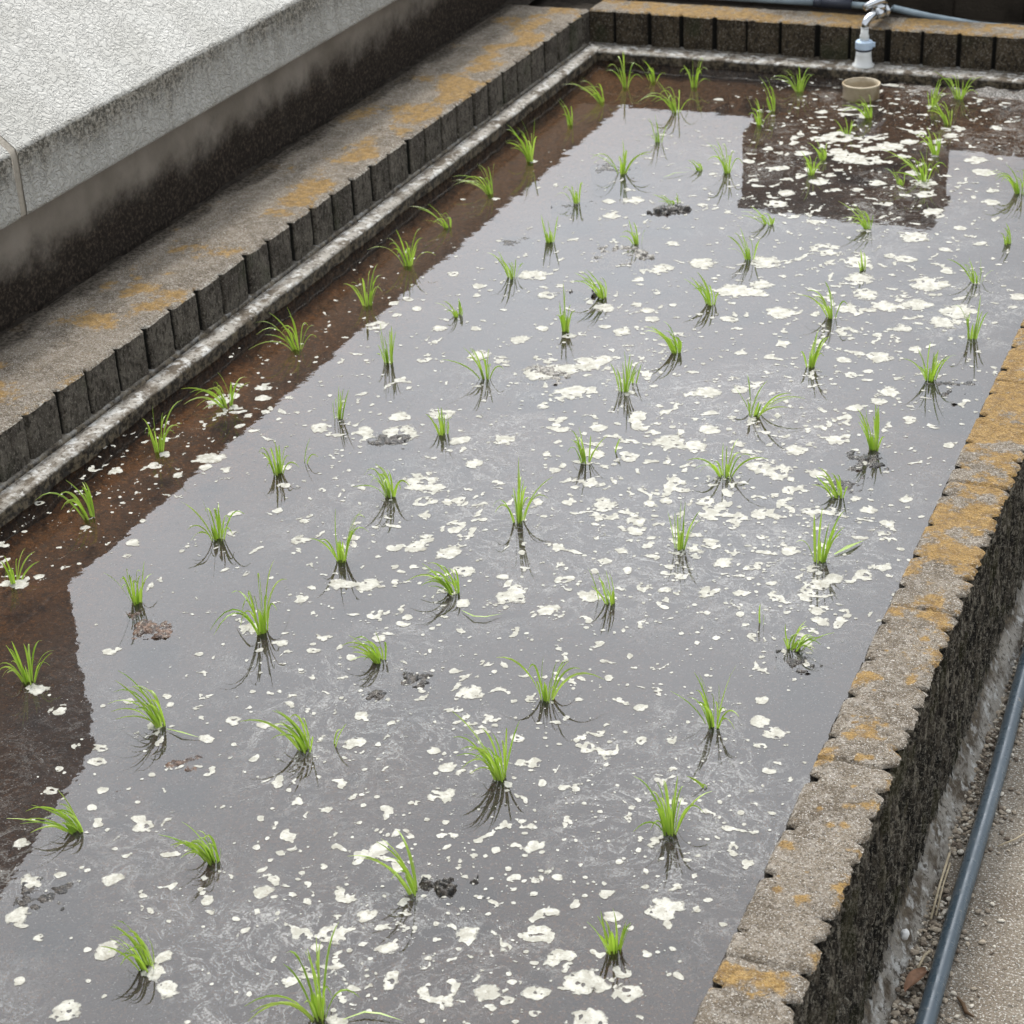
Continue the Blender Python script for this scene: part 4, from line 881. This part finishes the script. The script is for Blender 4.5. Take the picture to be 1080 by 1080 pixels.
# ------------------------------------------------------------------ floating scum (nobody could count it): one object
def scum():
    VV, FF, TH = [], [], []; off = 0
    B = np.array([b[:3] for b in SCUM])
    for (x0, x1, y0, y1, h) in ((.05, 1.582, NEAR + .4, -2.55, .0022), (.05, 1.582, -2.55, -1.1, .0032), (.05, 1.582, -1.1, -.05, .005)):
        xs = np.arange(x0, x1 + h, h); ys = np.arange(y0, y1 + h * .5, h)
        ys[-1] = y1
        X, Y = np.meshgrid(xs, ys, indexing='ij')
        Fd = np.full(X.shape, -9.)
        wx = X + .006 * (fbm(X * 45, Y * 45, 3, 101) - .5) * 2; wy = Y + .008 * (fbm(X * 45, Y * 45, 3, 102) - .5) * 2
        for bx_, by_, br in B:
            R2 = br * 1.6
            if by_ < y0 - R2 or by_ > y1 + R2: continue
            i0 = max(int((bx_ - R2 - x0) / h), 0); i1 = min(int((bx_ + R2 - x0) / h) + 2, len(xs)); j0 = max(int((by_ - R2 - y0) / h), 0); j1 = min(int((by_ + R2 - y0) / h) + 2, len(ys))
            if i1 <= i0 or j1 <= j0: continue
            sub = 1 - np.hypot(wx[i0:i1, j0:j1] - bx_, wy[i0:i1, j0:j1] - by_) / br
            kx = (bx_ * 917.3) % 1.; ky = (by_ * 613.7) % 1.
            if kx > .84:      # a hole where a bubble burst
                hx, hy, hr = bx_ + br * .4 * (ky - .5), by_ + br * .5 * (kx - .8), br * (.10 + .16 * ky)
                sub = np.minimum(sub, (np.hypot(wx[i0:i1, j0:j1] - hx, wy[i0:i1, j0:j1] - hy) - hr) / (br * .5))
            Fd[i0:i1, j0:j1] = np.maximum(Fd[i0:i1, j0:j1], sub)
        N = fbm(X * 70, Y * 70, 4, 103) - .5
        Fd = Fd + .72 * N - .04 + .55 * (fbm(X * 150, Y * 150, 2, 110) - .5)
        # broken crumbs of scum where it lies thickest
        dn = np.zeros_like(X)
        for sx, sy, rx, ry, n, cw in DENS_:
            dn = np.maximum(dn, max(n / 330., cw) * np.clip(1.15 - np.hypot((X - sx) / rx, (Y - sy) / ry), 0, 1))
        ridx = fbm(X * 55 + 3 * fbm(X * 9, Y * 9, 3, 105), Y * 55 + 3 * fbm(X * 9, Y * 9, 3, 106), 4, 104)
        cl = fbm(X * 7, Y * 7, 3, 107)
        crumb = (ridx - .735 + .118 * np.clip(dn, 0, 1) + .12 * (cl - .5)) * 6
        Fd = np.maximum(Fd, np.where(dn > .05, crumb, -9))
        holes = fbm(X * 120, Y * 120, 2, 108)
        Fd = np.where(holes > .70, Fd - (holes - .70) * 6, Fd)
        Fd[0, :] = Fd[-1, :] = -1
        Zt = np.full(X.shape, WATER + .0005)
        ins = Fd > 0
        c = ins[:-1, :-1].astype(int) + ins[1:, :-1] + ins[1:, 1:] + ins[:-1, 1:]
        # whole cells
        fi, fj = np.nonzero(c == 4); nyy = X.shape[1]
        idx = -np.ones(X.size, int)
        q = np.stack([fi * nyy + fj, (fi + 1) * nyy + fj, (fi + 1) * nyy + fj + 1, fi * nyy + fj + 1], -1)
        V = []; 
        used = np.nonzero(ins.ravel())[0]; idx[used] = np.arange(len(used))
        base = np.stack([X.ravel()[used], Y.ravel()[used], Zt.ravel()[used]], -1)
        faces = [tuple(r + off) for r in idx[q]]
        ev = {}; ex = []
        def cut(a, b):
            k = (min(a, b), max(a, b))
            if k not in ev:
                fa, fb = Fd.ravel()[a], Fd.ravel()[b]; t = fa / (fa - fb)
                ev[k] = len(used) + len(ex)
                ex.append((X.ravel()[a] + t * (X.ravel()[b] - X.ravel()[a]), Y.ravel()[a] + t * (Y.ravel()[b] - Y.ravel()[a]), WATER + .0005))
            return ev[k]
        fl = Fd.ravel()
        for i, j in zip(*np.nonzero((c > 0) & (c < 4))):
            cs = (i * nyy + j, (i + 1) * nyy + j, (i + 1) * nyy + j + 1, i * nyy + j + 1)
            poly = []
            for k in range(4):
                a, b = cs[k], cs[(k + 1) % 4]
                if fl[a] > 0: poly.append(idx[a] + off)
                if (fl[a] > 0) != (fl[b] > 0): poly.append(cut(a, b) + off)
            if len(poly) > 2: faces.append(tuple(int(v) for v in poly))
        allv = np.concatenate([base, np.array(ex).reshape(-1, 3)])
        VV.append(allv); TH += [np.clip(fl[used], 0, 1), np.zeros(len(ex))]; FF += [tuple(int(v) for v in f) for f in faces]; off += len(allv)
    # small round flecks
    V = []
    rs = np.random.RandomState(21)
    ca, sa = math.cos(.3928), math.sin(.3928)
    for sx, sy, rx, ry, n, cw in DENS_:
        for _ in range(n):
            a = rs.rand() * 6.283; q = math.sqrt(rs.rand()); u = rx * q * math.cos(a); v = ry * q * math.sin(a)
            x = sx + ca * u - sa * v; y = sy + sa * u + ca * v
            r = .0009 + .0042 * rs.rand() ** 3.6
            if not (.062 < x < W - .01 and NEAR + .3 < y < -.09): continue
            k = 7 if r > .002 else 5; e = .7 + .3 * rs.rand(); th = rs.rand() * 3.14
            b = len(V)
            for i in range(k):
                t = 6.283 * i / k; rr = r * (.75 + .45 * rs.rand()); px, py = rr * math.cos(t), rr * e * math.sin(t)
                V.append((x + math.cos(th) * px - math.sin(th) * py, y + math.sin(th) * px + math.cos(th) * py, WATER + .0005))
            V.append((x, y, WATER + .0006 + r * .12))
            FF += [(off + b + i, off + b + (i + 1) % k, off + b + k) for i in range(k)]
    VV.append(np.array(V)); TH.append(np.full(len(V), .5))
    tag(mesh_obj('floating_scum', np.concatenate(VV), FF, SCUM_M, None, True, {'thick': np.concatenate(TH)}), kind='stuff')
DENS_ = DOTS
scum()

# ------------------------------------------------------------------ mud clods breaking the surface
def clod(x, y, r, hgt, label, seed):
    n = 46; u = np.linspace(-1, 1, n); A, Bq = np.meshgrid(u, u, indexing='ij')
    el = 1.0 if hgt < .013 else .55
    rad = np.hypot(A, Bq)
    ca, sa = math.cos(.39), math.sin(.39)
    PX = x + r * 1.35 * (A * ca - Bq * el * sa); PY = y + r * 1.35 * (A * sa + Bq * el * ca)
    N = fbm(PX * 90, PY * 90, 4, seed); N2 = fbm(PX * 26, PY * 26, 3, seed + 1)
    H = (1 - rad) * 1.0 + 2.6 * (N2 - .5) + 2.6 * (N - .5) - .30
    Zc = WATER - .004 + (hgt + .004) * np.tanh(np.clip(H, -1.2, 3.0))
    tag(mesh_obj('mud_clod', np.stack([PX, PY, Zc], -1), grid_faces(n, n), CLOD_BROWN if 'brown' in label else CLOD_PALE if 'pale crusted' in label or 'grey mud' in label else CLOD, None, True), label, 'mud', 'mud clods breaking the water')
for i, (x, y, r, hg, lb) in enumerate(MUD): clod(x, y, r, hg, lb, 200 + 3 * i)

# ------------------------------------------------------------------ rice seedlings
CR = np.array((math.cos(.3928), math.sin(.3928), 0)); CD = np.array((-math.sin(.3928), math.cos(.3928), 0))
def blade(V, F, A, base, tip, bulge, droop, w, roll):
    """one leaf: folded strip from base to tip, bent by bulge and hanging by droop"""
    m = 9; b = len(V)
    base = np.array(base); tip = np.array(tip); ch = tip - base
    L = np.linalg.norm(ch)
    prev = None
    ctrl = base + ch * .5 + bulge
    for i in range(m):
        t = i / (m - 1.)
        p = (1 - t) ** 2 * base + 2 * t * (1 - t) * ctrl + t * t * tip
        p = p + np.array((0, 0, 1.)) * (-droop * t ** 3)
        d = 2 * (1 - t) * (ctrl - base) + 2 * t * (tip - ctrl) + np.array((0, 0, -3 * droop * t * t)); d /= np.linalg.norm(d) + 1e-9
        s = np.cross(d, roll); s /= np.linalg.norm(s) + 1e-9; nn = np.cross(s, d)
        ww = w * (.55 + .9 * math.sin(math.pi * min(t * .62 + .12, 1))) * (1 - t ** 3.5) * .72 + .00025
        V += [tuple(p - s * ww), tuple(p + nn * ww * .35), tuple(p + s * ww)]; A += [t, t, t]
    for i in range(m - 1):
        for j in range(2):
            a = b + 3 * i + j; F.append((a, a + 1, a + 4, a + 3))

def seedling(x, y, h, lat, n, spread, droop, label, seed):
    rs = np.random.RandomState(seed)
    V, F, A = [], [], []
    root = np.array((x, y, WATER - .012))
    n = n if n < 4 else int(n * 1.4)
    for i in range(n):
        k = 1.06 - .62 * rs.rand() if i else 1.06
        ang = rs.rand() * 6.283
        out = (spread * (.10 + 1.35 * rs.rand() ** 1.3)) * h * 1.05 if i else .0
        dr = np.array((math.cos(ang), math.sin(ang), 0))
        off = dr * (.003 + .0045 * rs.rand()) * (1 if n > 3 else .4)
        tipz = h * k * (1 - .25 * spread * rs.rand()) + .012
        tip = root + off + CR * lat * (k ** .8) * ((.45 + .95 * rs.rand()) if i else 1.) + dr * out + np.array((0, 0, tipz))
        base = root + off
        dp = droop * h * (rs.rand() ** .9) * (1.7 if i else .15) * min(1., (out + abs(lat)) / (h * .5) + .25)
        dp = min(dp, tipz - .010)
        tip = tip + np.array((0, 0, dp * .62))
        bulge = np.array((0, 0, 1.)) * (.20 * h * (.4 + spread)) - dr * out * .30 - CR * lat * .26 + dr * .004
        roll = np.array((rs.randn() * .6, rs.randn() * .6 - .5, rs.rand() + .2))
        blade(V, F, A, base, tip, bulge, dp, (.00085 + .00085 * rs.rand() ** 1.3), roll)
    # sheath: the bundled stems at the foot
    if n > 4:
        for j in range(3):
            a = rs.rand() * 6.283; o2 = np.array((math.cos(a), math.sin(a), 0)) * .003
            blade(V, F, A, root + o2, root + o2 * 1.4 + CR * lat * .35 + np.array((0, 0, .012 + h * .38)), np.array((0, 0, .002)), 0., .0024, np.array((rs.randn(), -1., .2)))
    V = np.array(V); loc = np.array((x, y, WATER))
    me = mesh_obj('rice_seedling', V - loc, F, LEAF, None, True, {'along': A})
    me.location = loc
    tag(me, label, 'seedling', 'rice seedlings planted in the water')
for i, (x, y, h, lat, n, spd, drp, lb) in enumerate(TUFTS): seedling(x, y, h, lat, n, spd, drp, lb, 500 + i)

# loose leaves lying on the water
for i, (pts, lb) in enumerate(FLOAT):
    V, F, A = [], [], []
    p = [np.array((a, b, WATER + .0025)) for a, b in pts]; m = len(p)
    wd = (.0042 if 'broad' in lb else .0016)
    for j in range(m):
        d = p[min(j + 1, m - 1)] - p[max(j - 1, 0)]; d /= np.linalg.norm(d); s = np.cross(d, (0, 0, 1.))
        w = wd * (1 - .85 * abs(2. * j / (m - 1) - .9) ** 2.2)
        q = p[j] + np.array((0, 0, .004 * math.sin(3.14 * j / (m - 1))))
        V += [tuple(q - s * w), tuple(q + np.array((0, 0, -w * .3))), tuple(q + s * w)]; A += [.5, .5, .6]
    for j in range(m - 1):
        for k in range(2): F.append((3 * j + k, 3 * j + k + 1, 3 * j + k + 4, 3 * j + k + 3))
    tag(mesh_obj('floating_leaf', V, F, LEAF, None, True, {'along': A}), lb, 'leaf', 'loose leaves on the water')

# ------------------------------------------------------------------ light
SUN_EL, SUN_AZ = R(56), R(-30)          # azimuth measured from +y towards +x
w = bpy.data.worlds.new('World'); scene.world = w; w.use_nodes = True
nt = w.node_tree; nt.nodes.clear()
out = nt.nodes.new('ShaderNodeOutputWorld'); bg = nt.nodes.new('ShaderNodeBackground')
sky = nt.nodes.new('ShaderNodeTexSky'); sky.sky_type = 'NISHITA'; sky.sun_disc = False
sky.sun_elevation = SUN_EL; sky.sun_rotation = SUN_AZ; sky.dust_density = 3.0; sky.air_density = 1.0; sky.ozone_density = 1.0
# thin bright cloud over the sky, whitest towards the sun
tc = nt.nodes.new('ShaderNodeTexCoord')
nz = nt.nodes.new('ShaderNodeTexNoise'); nz.inputs['Scale'].default_value = 2.2; nz.inputs['Detail'].default_value = 5; nt.links.new(tc.outputs['Generated'], nz.inputs['Vector'])
dot = nt.nodes.new('ShaderNodeVectorMath'); dot.operation = 'DOT_PRODUCT'
nt.links.new(tc.outputs['Generated'], dot.inputs[0])
ce = R(52); dot.inputs[1].default_value = (math.sin(SUN_AZ) * math.cos(ce), math.cos(SUN_AZ) * math.cos(ce), math.sin(ce))
mr = nt.nodes.new('ShaderNodeMapRange'); mr.interpolation_type = 'SMOOTHSTEP'
mr.inputs[1].default_value = .70; mr.inputs[2].default_value = 1.0; mr.inputs[3].default_value = 8.0; mr.inputs[4].default_value = 60.0
nt.links.new(dot.outputs['Value'], mr.inputs[0])
nm = nt.nodes.new('ShaderNodeMapRange'); nm.inputs[1].default_value = .3; nm.inputs[2].default_value = .7; nm.inputs[3].default_value = .82; nm.inputs[4].default_value = 1.12
nt.links.new(nz.outputs[0], nm.inputs[0])
mu = nt.nodes.new('ShaderNodeMath'); mu.operation = 'MULTIPLY'; nt.links.new(mr.outputs[0], mu.inputs[0]); nt.links.new(nm.outputs[0], mu.inputs[1])
cc = nt.nodes.new('ShaderNodeVectorMath'); cc.operation = 'SCALE'; cc.inputs[0].default_value = (.945, .99, 1.045); nt.links.new(mu.outputs[0], cc.inputs['Scale'])
mx = nt.nodes.new('ShaderNodeMix'); mx.data_type = 'RGBA'; mx.inputs[0].default_value = .8
nt.links.new(sky.outputs[0], mx.inputs[6]); nt.links.new(cc.outputs[0], mx.inputs[7])
nt.links.new(mx.outputs[2], bg.inputs[0]); bg.inputs[1].default_value = .1
nt.links.new(bg.outputs[0], out.inputs[0])

sl = bpy.data.lights.new('sun', 'SUN'); sl.energy = 2.0; sl.angle = R(7); sl.color = (1., .96, .9)
so = bpy.data.objects.new('sun', sl); col.objects.link(so)
so.rotation_euler = (R(90) - SUN_EL, 0, math.pi - SUN_AZ)

# ------------------------------------------------------------------ camera
cam = bpy.data.cameras.new('camera'); co = bpy.data.objects.new('camera', cam); col.objects.link(co)
co.location = (2.0887, -5.47182, 1.51267); co.rotation_euler = (1.0738267, .0406683, .3928133)
cam.sensor_width = 36; cam.lens = 2115.62 / 1080 * 36; cam.clip_start = .05; cam.clip_end = 400
cam.dof.use_dof = True; cam.dof.focus_distance = 3.0; cam.dof.aperture_fstop = 13.0
scene.camera = co
scene.view_settings.view_transform = 'Standard'; scene.view_settings.look = 'None'; scene.view_settings.exposure = .30; scene.view_settings.gamma = 1.
scene.render.engine = 'CYCLES'; scene.cycles.max_bounces = 8; scene.cycles.transparent_max_bounces = 8
